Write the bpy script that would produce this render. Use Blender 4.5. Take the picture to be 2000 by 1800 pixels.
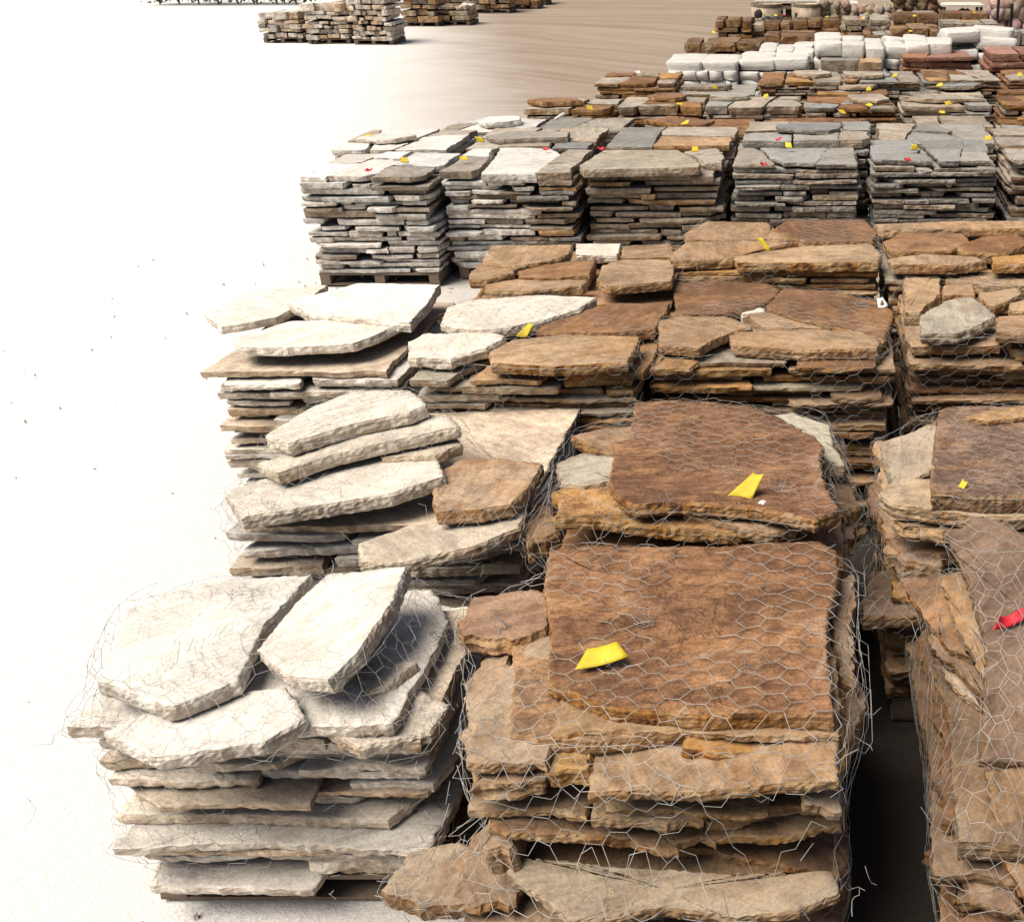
import bpy, math, random
import numpy as np
from mathutils import Vector, Matrix, Euler
from mathutils.bvhtree import BVHTree

# ------------------------------------------------------------------ scene, camera, light
for o in list(bpy.data.objects):
    bpy.data.objects.remove(o, do_unlink=True)
scn = bpy.context.scene
COL = scn.collection
R = math.radians

FPX, PITCH, CAMH, PPX = 2200.0, R(26), 3.1, 1610.0      # focal length and principal point in photo pixels
cam_d = bpy.data.cameras.new('camera')
cam_d.sensor_width = 36.0
cam_d.lens = 36.0 * FPX / 2000.0
cam_d.shift_x = -(PPX - 1000.0) / 2000.0
cam_d.clip_start, cam_d.clip_end = 0.05, 2000
cam = bpy.data.objects.new('camera', cam_d)
COL.objects.link(cam)
cam.location = (0, 0, CAMH)
cam.rotation_euler = (R(90) - PITCH, 0, 0)
scn.camera = cam

SUN_FROM = Vector((-0.5, -0.32, 1.0)).normalized()
world = bpy.data.worlds.new('World')
scn.world = world
world.use_nodes = True
wn = world.node_tree.nodes
sky = wn.new('ShaderNodeTexSky')
sky.sky_type = 'NISHITA'
sky.sun_disc = False
sky.sun_elevation = math.asin(SUN_FROM.z)
sky.sun_rotation = math.atan2(SUN_FROM.x, SUN_FROM.y)
sky.dust_density = 6.0
sky.air_density = 1.0
sky.ozone_density = 0.6
world.node_tree.links.new(sky.outputs[0], wn['Background'].inputs[0])
wn['Background'].inputs[1].default_value = 0.05
sun_d = bpy.data.lights.new('sun', 'SUN')
sun_d.energy = 3.6
sun_d.angle = R(42)
sun_d.color = (1.0, 0.93, 0.83)
sun = bpy.data.objects.new('sun', sun_d)
COL.objects.link(sun)
sun.rotation_euler = (-SUN_FROM).to_track_quat('-Z', 'Y').to_euler()
sun.location = SUN_FROM * 40

cy = scn.cycles
cy.max_bounces = 3
cy.diffuse_bounces = 1
cy.glossy_bounces = 1
cy.transmission_bounces = 0

vs = scn.view_settings
vs.view_transform = 'Standard'
vs.look = 'None'
vs.exposure = 0.45
vs.gamma = 1.0
vs.use_curve_mapping = False

# ------------------------------------------------------------------ measuring helpers
CP, SP = math.cos(PITCH), math.sin(PITCH)
CAMP = Vector((0, 0, CAMH))
def ray(px, py):
    a, b = (px - PPX) / FPX, (900.0 - py) / FPX
    return Vector((a, CP + b * SP, -SP + b * CP))
def at(px, py, z):
    d = ray(px, py)
    return CAMP + d * ((z - CAMH) / d.z)
def at_y(px, py, Y):
    d = ray(px, py)
    return CAMP + d * (Y / d.y)

# ------------------------------------------------------------------ noise
_TAB = np.random.RandomState(7).uniform(-1, 1, 65536)
def _hash(ix, iy, iz, s):
    return _TAB[(ix * 1619 + iy * 31337 + iz * 6971 + s * 1013) & 0xFFFF]
def vnoise(p, s=0):
    i = np.floor(p).astype(np.int64)
    f = p - i
    u = f * f * (3 - 2 * f)
    b = i[:, 0] * 1619 + i[:, 1] * 31337 + i[:, 2] * 6971 + s * 1013
    ux, uy, uz = u[:, 0], u[:, 1], u[:, 2]
    t = lambda o: _TAB[(b + o) & 0xFFFF]
    def ed(o):
        a = t(o)
        return a + (t(o + 1619) - a) * ux
    def fc(o):
        a = ed(o)
        return a + (ed(o + 31337) - a) * uy
    a = fc(0)
    return a + (fc(6971) - a) * uz
def fbm(p, octv=3, s=0):
    r, a = 0, 1.0
    for k in range(octv):
        r = r + a * vnoise(p, s + k * 17)
        p = p * 2.03
        a *= 0.5
    return r

# ------------------------------------------------------------------ materials
def nd(nt, t, **kw):
    n = nt.nodes.new(t)
    for k, v in kw.items():
        setattr(n, k, v)
    return n
class NT:
    def __init__(self, name):
        self.m = bpy.data.materials.new(name)
        self.m.use_nodes = True
        self.t = self.m.node_tree
        self.b = self.t.nodes['Principled BSDF']
        self.b.inputs['Specular IOR Level'].default_value = 0.25
    def l(self, a, b):
        self.t.links.new(a, b)
    def coord(self, rnd=True, which='Object'):
        tc = nd(self.t, 'ShaderNodeTexCoord')
        if not rnd:
            return tc.outputs[which]
        oi = nd(self.t, 'ShaderNodeObjectInfo')
        mu = nd(self.t, 'ShaderNodeMath', operation='MULTIPLY')
        mu.inputs[1].default_value = 91.0
        self.l(oi.outputs['Random'], mu.inputs[0])
        ad = nd(self.t, 'ShaderNodeVectorMath', operation='ADD')
        self.l(tc.outputs[which], ad.inputs[0])
        self.l(mu.outputs[0], ad.inputs[1])
        vr = nd(self.t, 'ShaderNodeVectorRotate', rotation_type='Z_AXIS')
        self.l(ad.outputs[0], vr.inputs['Vector'])
        self.l(mu.outputs[0], vr.inputs['Angle'])
        return vr.outputs[0]
    def scale(self, v, s):
        n = nd(self.t, 'ShaderNodeMapping')
        n.inputs['Scale'].default_value = s
        self.l(v, n.inputs[0])
        return n.outputs[0]
    def noise(self, v, sc, det=4, ro=0.55, dist=0.0):
        n = nd(self.t, 'ShaderNodeTexNoise')
        n.inputs['Scale'].default_value = sc
        n.inputs['Detail'].default_value = det
        n.inputs['Roughness'].default_value = ro
        n.inputs['Distortion'].default_value = dist
        self.l(v, n.inputs['Vector'])
        return n.outputs['Fac']
    def ramp(self, v, a, b, lo=0.0, hi=1.0):
        n = nd(self.t, 'ShaderNodeMapRange')
        n.interpolation_type = 'SMOOTHSTEP'
        n.inputs[1].default_value, n.inputs[2].default_value = a, b
        n.inputs[3].default_value, n.inputs[4].default_value = lo, hi
        self.l(v, n.inputs[0])
        return n.outputs[0]
    def math(self, op, a, b):
        n = nd(self.t, 'ShaderNodeMath', operation=op)
        for i, x in enumerate((a, b)):
            if isinstance(x, (int, float)):
                n.inputs[i].default_value = x
            else:
                self.l(x, n.inputs[i])
        return n.outputs[0]
    def mix(self, fac, a, b, bt='MIX'):
        n = nd(self.t, 'ShaderNodeMix', data_type='RGBA', blend_type=bt)
        for i, x in ((0, fac), (6, a), (7, b)):
            if isinstance(x, (int, float)):
                n.inputs[i].default_value = x
            elif isinstance(x, tuple):
                n.inputs[i].default_value = (*x[:3], 1)
            else:
                self.l(x, n.inputs[i])
        return n.outputs[2]
    def bump(self, h, st, dist, prev=None):
        n = nd(self.t, 'ShaderNodeBump')
        n.inputs['Strength'].default_value = st
        n.inputs['Distance'].default_value = dist
        self.l(h, n.inputs['Height'])
        if prev:
            self.l(prev, n.inputs['Normal'])
        return n.outputs[0]
    def done(self, col, rough, normal=None):
        if isinstance(col, tuple):
            self.b.inputs['Base Color'].default_value = (*col, 1)
        else:
            self.l(col, self.b.inputs['Base Color'])
        if isinstance(rough, float):
            self.b.inputs['Roughness'].default_value = rough
        else:
            self.l(rough, self.b.inputs['Roughness'])
        if normal:
            self.l(normal, self.b.inputs['Normal'])
        return self.m

def bedding_material():
    n = NT('stone_bedding_face')
    c = n.coord()
    oi = nd(n.t, 'ShaderNodeObjectInfo')
    base, rustiness = oi.outputs['Color'], oi.outputs['Alpha']
    n1 = n.noise(c, 3.0, 5, 0.62, 0.4)
    n2 = n.noise(n.scale(c, (2.0, 12, 12)), 2.0, 4, 0.64, 0.5)
    n3 = n.noise(c, 90, 2, 0.65)
    n4 = n.noise(c, 1.7, 5, 0.64, 0.8)
    n6 = n.noise(c, 15, 3, 0.7, 0.4)
    g = n.math('ADD', n.math('ADD', n.math('MULTIPLY', n1, 0.40), n.math('MULTIPLY', n2, 0.32)), n.math('MULTIPLY', n6, 0.28))
    col = n.mix(n.ramp(g, 0.38, 0.62), n.mix(1.0, base, (0.60, 0.57, 0.55), 'MULTIPLY'), n.mix(1.0, base, (1.26, 1.26, 1.25), 'MULTIPLY'))
    col = n.mix(n.math('MULTIPLY', n.ramp(n4, 0.50, 0.62), n.math('MULTIPLY', rustiness, 0.6)), col, n.mix(n.ramp(n6, .3, .7), (0.30, 0.14, 0.05), (0.50, 0.29, 0.13)))
    col = n.mix(n.math('MULTIPLY', n.ramp(n4, 0.43, 0.33), n.math('MULTIPLY', rustiness, 0.6)), col, n.mix(1.0, base, (0.42, 0.38, 0.38), 'MULTIPLY'))
    col = n.mix(n.ramp(n1, 0.60, 0.68, 0, 0.32), col, n.mix(0.5, base, (0.60, 0.52, 0.42)))
    col = n.mix(n.ramp(rustiness, 0.0, 0.5, 0.5, 0.0), col, base)
    col = n.mix(n.ramp(n3, 0.3, 0.7), n.mix(1.0, col, (0.80, 0.79, 0.78), 'MULTIPLY'), n.mix(1.0, col, (1.06, 1.06, 1.06), 'MULTIPLY'))
    h = n.math('ADD', n.math('ADD', n.ramp(n1, 0.47, 0.49, 0, .25), n.ramp(n4, 0.52, 0.532, 0, .3)), n.math('ADD', n.math('MULTIPLY', n2, .6), n.math('MULTIPLY', n6, .35)))
    h = n.math('ADD', h, n.math('MULTIPLY', n3, .10))
    return n.done(col, 0.88, n.bump(h, 0.62, 0.012))
def weathered_material(name, grain, bumps, dark, light):
    n = NT(name)
    c = n.coord(False)
    oi = nd(n.t, 'ShaderNodeObjectInfo')
    base, rustiness = oi.outputs['Color'], oi.outputs['Alpha']
    n1 = n.noise(c, 3.6, 6, 0.66, 0.5)
    n2 = n.noise(n.scale(c, grain), 1.0, 6, 0.68, 1.3)
    n3 = n.noise(c, 90, 2, 0.65)
    n4 = n.noise(n.scale(c, (1.0, 2.6, 1)), 2.0, 5, 0.62, 0.8)
    n6 = n.noise(c, 20, 4, 0.7, 0.4)
    g = n.math('ADD', n.math('ADD', n.math('MULTIPLY', n1, 0.36), n.math('MULTIPLY', n2, 0.32)), n.math('MULTIPLY', n6, 0.32))
    col = n.mix(n.ramp(g, 0.39, 0.61), n.mix(1.0, base, dark, 'MULTIPLY'), n.mix(1.0, base, light, 'MULTIPLY'))
    col = n.mix(n.math('MULTIPLY', n.ramp(n4, 0.52, 0.62), n.math('MULTIPLY', rustiness, 0.8)), col, n.mix(n.ramp(n2, .35, .65), (0.27, 0.125, 0.05), (0.52, 0.30, 0.15)))
    col = n.mix(n.ramp(n4, 0.40, 0.32, 0, 0.65), col, n.mix(1.0, base, (0.40, 0.36, 0.38), 'MULTIPLY'))
    col = n.mix(n.ramp(n1, 0.60, 0.66, 0, 0.45), col, n.mix(0.55, base, (0.62, 0.52, 0.40)))
    col = n.mix(n.ramp(n3, 0.3, 0.7), n.mix(1.0, col, (0.74, 0.73, 0.72), 'MULTIPLY'), n.mix(1.0, col, (1.06, 1.06, 1.06), 'MULTIPLY'))
    h = n.math('ADD', n.math('ADD', n.ramp(n1, 0.48, 0.495, 0, .3), n.ramp(n4, 0.52, 0.53, 0, .35)), n.math('ADD', n.math('MULTIPLY', n2, 1.0), n.math('MULTIPLY', n6, .4)))
    h = n.math('ADD', h, n.math('MULTIPLY', n3, .12))
    return n.done(col, 0.86, n.bump(h, bumps, 0.014))
def edge_material():
    n = NT('stone_broken_edge')
    c = n.coord()
    oi = nd(n.t, 'ShaderNodeObjectInfo')
    base, rustiness = oi.outputs['Color'], oi.outputs['Alpha']
    n1 = n.noise(c, 9, 4, 0.66, 0.6)
    n2 = n.noise(n.scale(c, (6, 6, 60)), 1.1, 3, 0.62, 0.3)
    n3 = n.noise(c, 90, 2, 0.65)
    n4 = n.noise(c, 4.2, 4, 0.62, 0.7)
    b2 = n.mix(n.math('MULTIPLY', rustiness, 0.62), base, (0.46, 0.285, 0.125))
    col = n.mix(n.ramp(n1, 0.35, 0.65), n.mix(1.0, b2, (0.70, 0.66, 0.62), 'MULTIPLY'), n.mix(1.0, b2, (1.22, 1.22, 1.2), 'MULTIPLY'))
    col = n.mix(n.math('MULTIPLY', n.ramp(n4, 0.52, 0.58), n.math('MULTIPLY', rustiness, 0.85)), col, (0.36, 0.155, 0.03))
    col = n.mix(n.math('MULTIPLY', n.ramp(n4, 0.58, 0.63), n.math('MULTIPLY', rustiness, 0.95)), col, n.mix(n.ramp(n1, .4, .6), (0.04, 0.02, 0.012), (0.16, 0.07, 0.025)))
    col = n.mix(n.ramp(n4, 0.42, 0.34, 0, 0.5), col, n.mix(0.6, b2, (0.60, 0.54, 0.44)))
    col = n.mix(n.ramp(n2, 0.44, 0.36, 0, 0.55), col, n.mix(1.0, b2, (0.38, 0.33, 0.30), 'MULTIPLY'))
    col = n.mix(n.ramp(n3, 0.3, 0.7), n.mix(1.0, col, (0.76, 0.75, 0.74), 'MULTIPLY'), col)
    h = n.math('ADD', n.math('ADD', n2, n.math('MULTIPLY', n1, .5)), n.math('MULTIPLY', n3, .15))
    return n.done(col, 0.92, n.bump(h, 0.8, 0.012))
def wood_material():
    n = NT('weathered_wood')
    c = n.coord()
    g = n.noise(n.scale(c, (3, 40, 40)), 1.5, 5, 0.6, 0.4)
    col = n.mix(g, (0.09, 0.065, 0.045), (0.26, 0.20, 0.15))
    return n.done(col, 0.85, n.bump(g, 0.4, 0.004))
def plain(name, colr, rough=0.6, metal=0.0, var=0.25, sc=12):
    n = NT(name)
    g = n.noise(n.coord(), sc, 4, 0.6)
    col = n.mix(n.ramp(g, 0.3, 0.7), tuple(x * (1 - var) for x in colr), tuple(min(1, x * (1 + var * 0.5)) for x in colr))
    n.b.inputs['Metallic'].default_value = metal
    return n.done(col, rough, n.bump(g, 0.15, 0.003))
def film_material():
    n = NT('white_sack_film')
    c = n.coord()
    a = n.noise(c, 5, 5, 0.6, 1.2)
    b = n.noise(c, 14, 5, 0.6, 2.0)
    col = n.mix(n.ramp(a, 0.4, 0.75, 0, 0.55), (0.70, 0.685, 0.65), (0.58, 0.52, 0.43))
    n.b.inputs['Specular IOR Level'].default_value = 0.4
    return n.done(col, 0.45, n.bump(b, 0.5, 0.03, n.bump(a, 0.5, 0.05)))
def ground_material():
    n = NT('dusty_yard_ground')
    tc = nd(n.t, 'ShaderNodeTexCoord')
    c = tc.outputs['Object']
    warp = nd(n.t, 'ShaderNodeTexNoise')
    warp.inputs['Scale'].default_value = 0.06
    warp.inputs['Detail'].default_value = 2
    n.l(c, warp.inputs['Vector'])
    wv = nd(n.t, 'ShaderNodeVectorMath', operation='SCALE')
    wv.inputs['Scale'].default_value = 9.0
    n.l(warp.outputs['Color'], wv.inputs[0])
    ad = nd(n.t, 'ShaderNodeVectorMath', operation='ADD')
    n.l(c, ad.inputs[0]); n.l(wv.outputs[0], ad.inputs[1])
    cw = ad.outputs[0]
    ro = nd(n.t, 'ShaderNodeMapping')
    ro.inputs['Rotation'].default_value = (0, 0, R(24))
    n.l(cw, ro.inputs[0])
    tracks = n.noise(n.scale(ro.outputs[0], (0.07, 1.8, 1)), 1.0, 7, 0.7, 0.15)
    fine = n.noise(c, 22, 5, 0.7)
    patch = n.noise(c, 0.55, 7, 0.62, 0.4)
    grit = n.noise(c, 95, 2, 0.6)
    # packed tan dirt on the drive, white fade painted into the ground colour leftward
    dirt = n.mix(n.ramp(tracks, 0.3, 0.7), (0.275, 0.21, 0.157), (0.385, 0.31, 0.243))
    pale = n.mix(n.ramp(patch, 0.3, 0.7), (0.79, 0.775, 0.75), (0.86, 0.85, 0.83))
    sx = nd(n.t, 'ShaderNodeSeparateXYZ')
    n.l(c, sx.inputs[0])
    e = n.math('ADD', n.math('ADD', sx.outputs[0], n.math('MULTIPLY', sx.outputs[1], 0.32)), n.math('MULTIPLY', n.math('SUBTRACT', patch, 0.5), 2.4))
    col = n.mix(n.ramp(e, 2.6, -2.8), dirt, pale)
    # shade painted near-black into the ground colour between the close-set front pallets
    gap_shade = n.math('MULTIPLY', n.ramp(n.math('ADD', sx.outputs[0], n.math('MULTIPLY', patch, .5)), -1.1, -.7), n.ramp(n.math('ADD', sx.outputs[1], patch), 9.6, 8.8))
    col = n.mix(gap_shade, col, n.mix(fine, (0.030, 0.025, 0.021), (0.055, 0.044, 0.036)))
    col = n.mix(n.ramp(fine, 0.62, 0.74, 0, 0.5), col, n.mix(1.0, col, (0.55, 0.52, 0.5), 'MULTIPLY'))
    col = n.mix(n.ramp(grit, 0.3, 0.7), n.mix(1.0, col, (0.8, 0.8, 0.8), 'MULTIPLY'), col)
    h = n.math('ADD', n.math('ADD', n.math('MULTIPLY', tracks, .35), n.math('MULTIPLY', fine, .8)), n.math('MULTIPLY', grit, .3))
    return n.done(col, 0.95, n.bump(h, 0.8, 0.015))
def leaf_material():
    n = NT('hedge_leaf')
    oi = n.noise(n.coord(False), 1.5, 3)
    return n.done(n.mix(oi, (0.03, 0.045, 0.025), (0.085, 0.10, 0.06)), 0.7)
M = dict(weathered=weathered_material('stone_weathered_face', (5, 9, 1), 0.9, (0.44, 0.40, 0.38), (1.38, 1.32, 1.22)),
         rippled=weathered_material('stone_rippled_face', (9, 27, 1), 1.0, (0.52, 0.48, 0.46), (1.35, 1.33, 1.3)),
         pitted=weathered_material('stone_pitted_face', (16, 34, 1), 1.0, (0.5, 0.48, 0.48), (1.45, 1.42, 1.38)),
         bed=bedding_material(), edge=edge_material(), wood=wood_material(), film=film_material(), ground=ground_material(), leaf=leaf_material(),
         wire=plain('galvanised_wire', (0.44, 0.425, 0.40), 0.55, 0.2, 0.4, 9),
         yellow=plain('yellow_tag_plastic', (0.66, 0.50, 0.035), 0.55, 0, 0.2), red=plain('red_ribbon_plastic', (0.58, 0.03, 0.05), 0.45, 0, 0.15),
         white=plain('white_plastic', (0.78, 0.78, 0.76), 0.5, 0, 0.1), ink=plain('brown_ink', (0.20, 0.11, 0.07), 0.7),
         basket=plain('pale_woven_bin', (0.50, 0.40, 0.29), 0.85, 0, 0.4, 5), coal=plain('dark_lump_stone', (0.035, 0.036, 0.04), 0.75, 0, 0.5),
         iron=plain('dark_iron', (0.03, 0.024, 0.022), 0.6, 0.4), board=plain('pale_board', (0.66, 0.62, 0.54), 0.75, 0, 0.2))

# ------------------------------------------------------------------ object helpers
def thing(name, label, cat, group=None, loc=(0, 0, 0)):
    o = bpy.data.objects.new(name, None)
    COL.objects.link(o)
    o.empty_display_size = 0.1
    o.location = loc
    o['label'] = label
    o['category'] = cat
    if group:
        o['group'] = group
    return o
def tag(o, label, cat, group=None):
    o['label'] = label
    o['category'] = cat
    if group:
        o['group'] = group
    return o
def mk(name, mesh, parent=None, mat=None, mats=None, color=None):
    o = bpy.data.objects.new(name, mesh)
    COL.objects.link(o)
    if parent:
        o.parent = parent
    if not mesh.materials:
        for m in (mats or [mat]):
            mesh.materials.append(m)
    if color:
        o.color = color
    return o
def to_mesh(name, V, F, mi=None, smooth=None):
    me = bpy.data.meshes.new(name)
    me.from_pydata([tuple(v) for v in V], [], F)
    if mi is not None:
        me.polygons.foreach_set('material_index', mi)
    if smooth is not None:
        me.polygons.foreach_set('use_smooth', smooth)
    me.update()
    return me
SEED = [1]

def slab_geo(poly, T, ds, rough=0.012, relief=0.006, taper=0.0):
    """an irregular slab: polygon outline (centred), broken layered edge, uneven bedding face. z runs 0..T"""
    SEED[0] += 1
    s = SEED[0]
    rough = rough * (0.45, 1.25, 0.75, 1.0, 0.6, 1.4)[(s * 7) % 6]
    P = np.array(poly, float)
    area = 0.5 * np.sum(P[:, 0] * np.roll(P[:, 1], -1) - np.roll(P[:, 0], -1) * P[:, 1])
    if area < 0:
        P = P[::-1]
    Q = []
    n = len(P)
    for i in range(n):
        a, b = P[i], P[(i + 1) % n]
        m = max(1, int(round(np.linalg.norm(b - a) / ds)))
        for k in range(m):
            Q.append(a + (b - a) * (k / m))
    Q = np.array(Q)
    # round the corners a touch
    Q = 0.84 * Q + 0.08 * np.roll(Q, 1, 0) + 0.08 * np.roll(Q, -1, 0)
    tg = np.roll(Q, -1, 0) - np.roll(Q, 1, 0)
    nr = np.stack([tg[:, 1], -tg[:, 0]], 1)
    nr /= np.linalg.norm(nr, axis=1, keepdims=True) + 1e-9
    z0 = np.full((len(Q), 1), s * 3.7)
    q3 = np.hstack([Q, z0])
    rs = np.random.RandomState(s)
    tri = fbm(q3 * 6, 1, s)
    tri = np.round(tri * 2.5) / 2.5                       # broken in facets rather than waves
    Q = Q + nr * (rough * (0.8 * fbm(q3 * 5, 2, s) + 0.6 * tri + 0.5 * fbm(q3 * 30, 2, s + 3)) + min(ds * 0.22, 0.0035) * rs.uniform(-1, 1, len(Q)))[:, None]
    N = len(Q)
    K = int(min(5, max(2, math.ceil(T / (ds * 0.8)))))
    V, F, mi, sm = [], [], [], []
    bev = min(0.10 * T, 0.005)
    qa = np.vstack([np.hstack([Q * 9, np.full((N, 1), k / K * T * 55 + s)]) for k in range(K + 1)])
    fa = fbm(qa, 2, s + 9).reshape(K + 1, N)
    fz = vnoise(qa * 1.7, s + 5).reshape(K + 1, N)
    for k in range(K + 1):
        t = k / K
        off = (-bev if k in (0, K) else 0.0) + rough * 0.5 * fa[k] + min(ds * 0.2, 0.003) * rs.uniform(-1, 1, N) - taper * T * (1 - t)
        zz = t * T + (0 if k == 0 else 0.12 * T / K) * fz[k]
        V.append(np.hstack([Q + nr * off[:, None], zz[:, None]]))
    rad = float(np.mean(np.linalg.norm(Q, axis=1)))
    nt = int(min(14, max(1, round(rad / (ds * 2.2)))))
    top = V[-1][:, :2]
    fr = [1 - ((j + 1) / (nt + 1)) for j in range(nt)]
    if nt > 1:
        fr = [1 - min(0.5, 0.014 / rad)] + fr
    tz = V[-1][:, 2]
    if fr:
        qt = np.vstack([np.hstack([top * f_ * 4.5, np.full((N, 1), s * 1.3)]) for f_ in fr])
        rz_all = (0.7 * relief * (fbm(qt, 3, s + 21) + 0.5 * np.round(2.2 * fbm(qt * 0.6, 2, s + 31)) / 2.2)).reshape(len(fr), N)
    for fi_, f_ in enumerate(fr):
        w = min(1, (1 - f_) * 6)
        V.append(np.hstack([top * f_, (T * w + tz * (1 - w) + rz_all[fi_] * w)[:, None]]))
    nring = len(V)
    V = np.vstack(V + [np.array([[0, 0, T]])])
    idx = np.arange(N)
    nx = (idx + 1) % N
    for r_ in range(nring - 1):
        a, b = r_ * N, (r_ + 1) * N
        side = r_ < K
        F += np.stack([a + idx, a + nx, b + nx, b + idx], 1).tolist()
        mi += [1 if side else 0] * N
        sm += [False if side else True] * N
    a = (nring - 1) * N
    c = len(V) - 1
    F += np.stack([a + idx, a + nx, np.full(N, c)], 1).tolist()
    mi += [0] * N
    sm += [True] * N
    F.append(list(range(N - 1, -1, -1)))
    mi.append(0)
    sm.append(False)
    return V, F, mi, sm

def poly_centroid(P):
    P = np.array(P, float)
    x, y = P[:, 0], P[:, 1]
    c = x * np.roll(y, -1) - np.roll(x, -1) * y
    a = c.sum() / 2
    return np.array([((x + np.roll(x, -1)) * c).sum(), ((y + np.roll(y, -1)) * c).sum()]) / (6 * a)
def clip(P, nx, ny, d):
    out = []
    n = len(P)
    for i in range(n):
        a, b = P[i], P[(i + 1) % n]
        da, db = a[0] * nx + a[1] * ny - d, b[0] * nx + b[1] * ny - d
        if da <= 0:
            out.append(a)
        if da * db < 0:
            t = da / (da - db)
            out.append((a[0] + (b[0] - a[0]) * t, a[1] + (b[1] - a[1]) * t))
    return out
def cut(P, x, y, ang):
    nx, ny = math.cos(ang), math.sin(ang)
    d = x * nx + y * ny
    return clip(P, nx, ny, d), clip(P, -nx, -ny, -d)
def shrink(P, g):
    c = poly_centroid(P)
    out = []
    for p in P:
        v = np.array(p) - c
        l = np.linalg.norm(v) + 1e-9
        out.append(tuple(c + v * max(0.3, (l - g) / l)))
    return out

# ------------------------------------------------------------------ palettes (linear albedo, alpha = rust in the stone)
BROWN = [(0.255, 0.136, 0.070), (0.29, 0.165, 0.09), (0.22, 0.122, 0.068)]
TAN = [(0.42, 0.282, 0.17), (0.39, 0.275, 0.178), (0.43, 0.30, 0.185), (0.36, 0.24, 0.145)]
LTAN = [(0.62, 0.50, 0.38), (0.66, 0.55, 0.43)]
OCHRE = [(0.42, 0.24, 0.095), (0.38, 0.23, 0.11)]
GREYTAN = [(0.36, 0.315, 0.25), (0.40, 0.36, 0.29)]
PALE = [(0.76, 0.71, 0.63), (0.79, 0.755, 0.69), (0.72, 0.655, 0.565), (0.74, 0.68, 0.59)]
GREY = [(0.34, 0.33, 0.305), (0.30, 0.295, 0.28), (0.375, 0.355, 0.315), (0.28, 0.278, 0.262)]
GREYWARM = [(0.38, 0.34, 0.285), (0.41, 0.365, 0.305), (0.34, 0.305, 0.26)]
PALEGREY = [(0.70, 0.685, 0.65), (0.74, 0.72, 0.685), (0.64, 0.62, 0.58)]
DARK = [(0.15, 0.095, 0.062), (0.19, 0.12, 0.075), (0.23, 0.155, 0.10)]
RED = [(0.34, 0.175, 0.135), (0.38, 0.21, 0.165), (0.36, 0.175, 0.11)]
KINDS = {
    'brown': ((BROWN, 3, .8), (TAN, 5, .7), (OCHRE, 2, 1.0), (GREYTAN, 2, .4)),
    'deep': ((BROWN, 5, .6), (DARK, 4, .6)),
    'tan': ((BROWN, 1, .7), (TAN, 7, .6), (OCHRE, 1.5, .9), (GREYTAN, 1.5, .3)),
    'half': ((PALE, 3, .2), (TAN, 3, .5), (GREYTAN, 3, .3), (BROWN, 1, .7)),
    'pale': ((PALE, 6, .3), (LTAN, 2, .4), (PALEGREY, 1.5, .2)),  # left-hand stacks: white fade painted into the stone colour
    'grey': ((GREY, 8, .08), (GREYWARM, 2, .3)),
    'greywarm': ((GREYWARM, 6, .35), (GREY, 3, .15), (TAN, .6, .7)),
    'palegrey': ((PALEGREY, 6, .1), (GREYWARM, 1, .3)),  # left ends of the grey rows, whitened by the same painted fade
    'mix': ((GREYWARM, 5, .5), (BROWN, 3, .8), (GREY, 1, .3), (OCHRE, .5, .8)),
    'rust': ((BROWN, 4, .8), (OCHRE, .8, .8), (GREYWARM, 4, .5)),
    'block': ((DARK, 7, .6), (OCHRE, .6, .6), (GREYWARM, .5, .5)),
    'tanblock': ((GREYWARM, 5, .3), (TAN, 1, .4)),
    'red': ((RED, 1, .2),),
    'rough': ((GREYTAN, 3, .5), (PALE, 2, .2), (TAN, 3, .5)),
}
def pick(rng, kind):
    ks = KINDS[kind] if isinstance(kind, str) else kind
    tot = sum(k[1] for k in ks)
    r = rng.random() * tot
    for pal, w, al in ks:
        r -= w
        if r <= 0:
            break
    c = rng.choice(pal)
    v = rng.uniform(0.82, 1.16)
    h = rng.uniform(-0.04, 0.04)
    return (c[0] * v * (1 + h), c[1] * v, c[2] * v * (1 - h), min(1, al * rng.uniform(0.6, 1.2)))

# ------------------------------------------------------------------ stacks of stone
PALLET_CACHE = {}
def pallet_mesh(w, d):
    key = (round(w, 1), round(d, 1))
    if key in PALLET_CACHE:
        return PALLET_CACHE[key]
    V, F = [], []
    def box(x0, x1, y0, y1, z0, z1):
        b = len(V)
        V.extend([(x0, y0, z0), (x1, y0, z0), (x1, y1, z0), (x0, y1, z0), (x0, y0, z1), (x1, y0, z1), (x1, y1, z1), (x0, y1, z1)])
        for f_ in ((0, 3, 2, 1), (4, 5, 6, 7), (0, 1, 5, 4), (1, 2, 6, 5), (2, 3, 7, 6), (3, 0, 4, 7)):
            F.append([b + i for i in f_])
    w2, d2 = key[0] / 2, key[1] / 2
    for i in range(3):
        x = (-w2 + 0.05, 0, w2 - 0.05)[i]
        box(x - 0.045, x + 0.045, -d2, d2, 0.016, 0.096)
    for i in range(6):
        y = -d2 + 0.05 + i * (2 * d2 - 0.1) / 5
        box(-w2, w2, y - 0.047, y + 0.047, 0.0975, 0.118)
    for y in (-d2 + 0.05, 0, d2 - 0.05):
        box(-w2, w2, y - 0.047, y + 0.047, 0.002, 0.0145)
    PALLET_CACHE[key] = to_mesh('pallet', V, F)
    return PALLET_CACHE[key]

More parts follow.
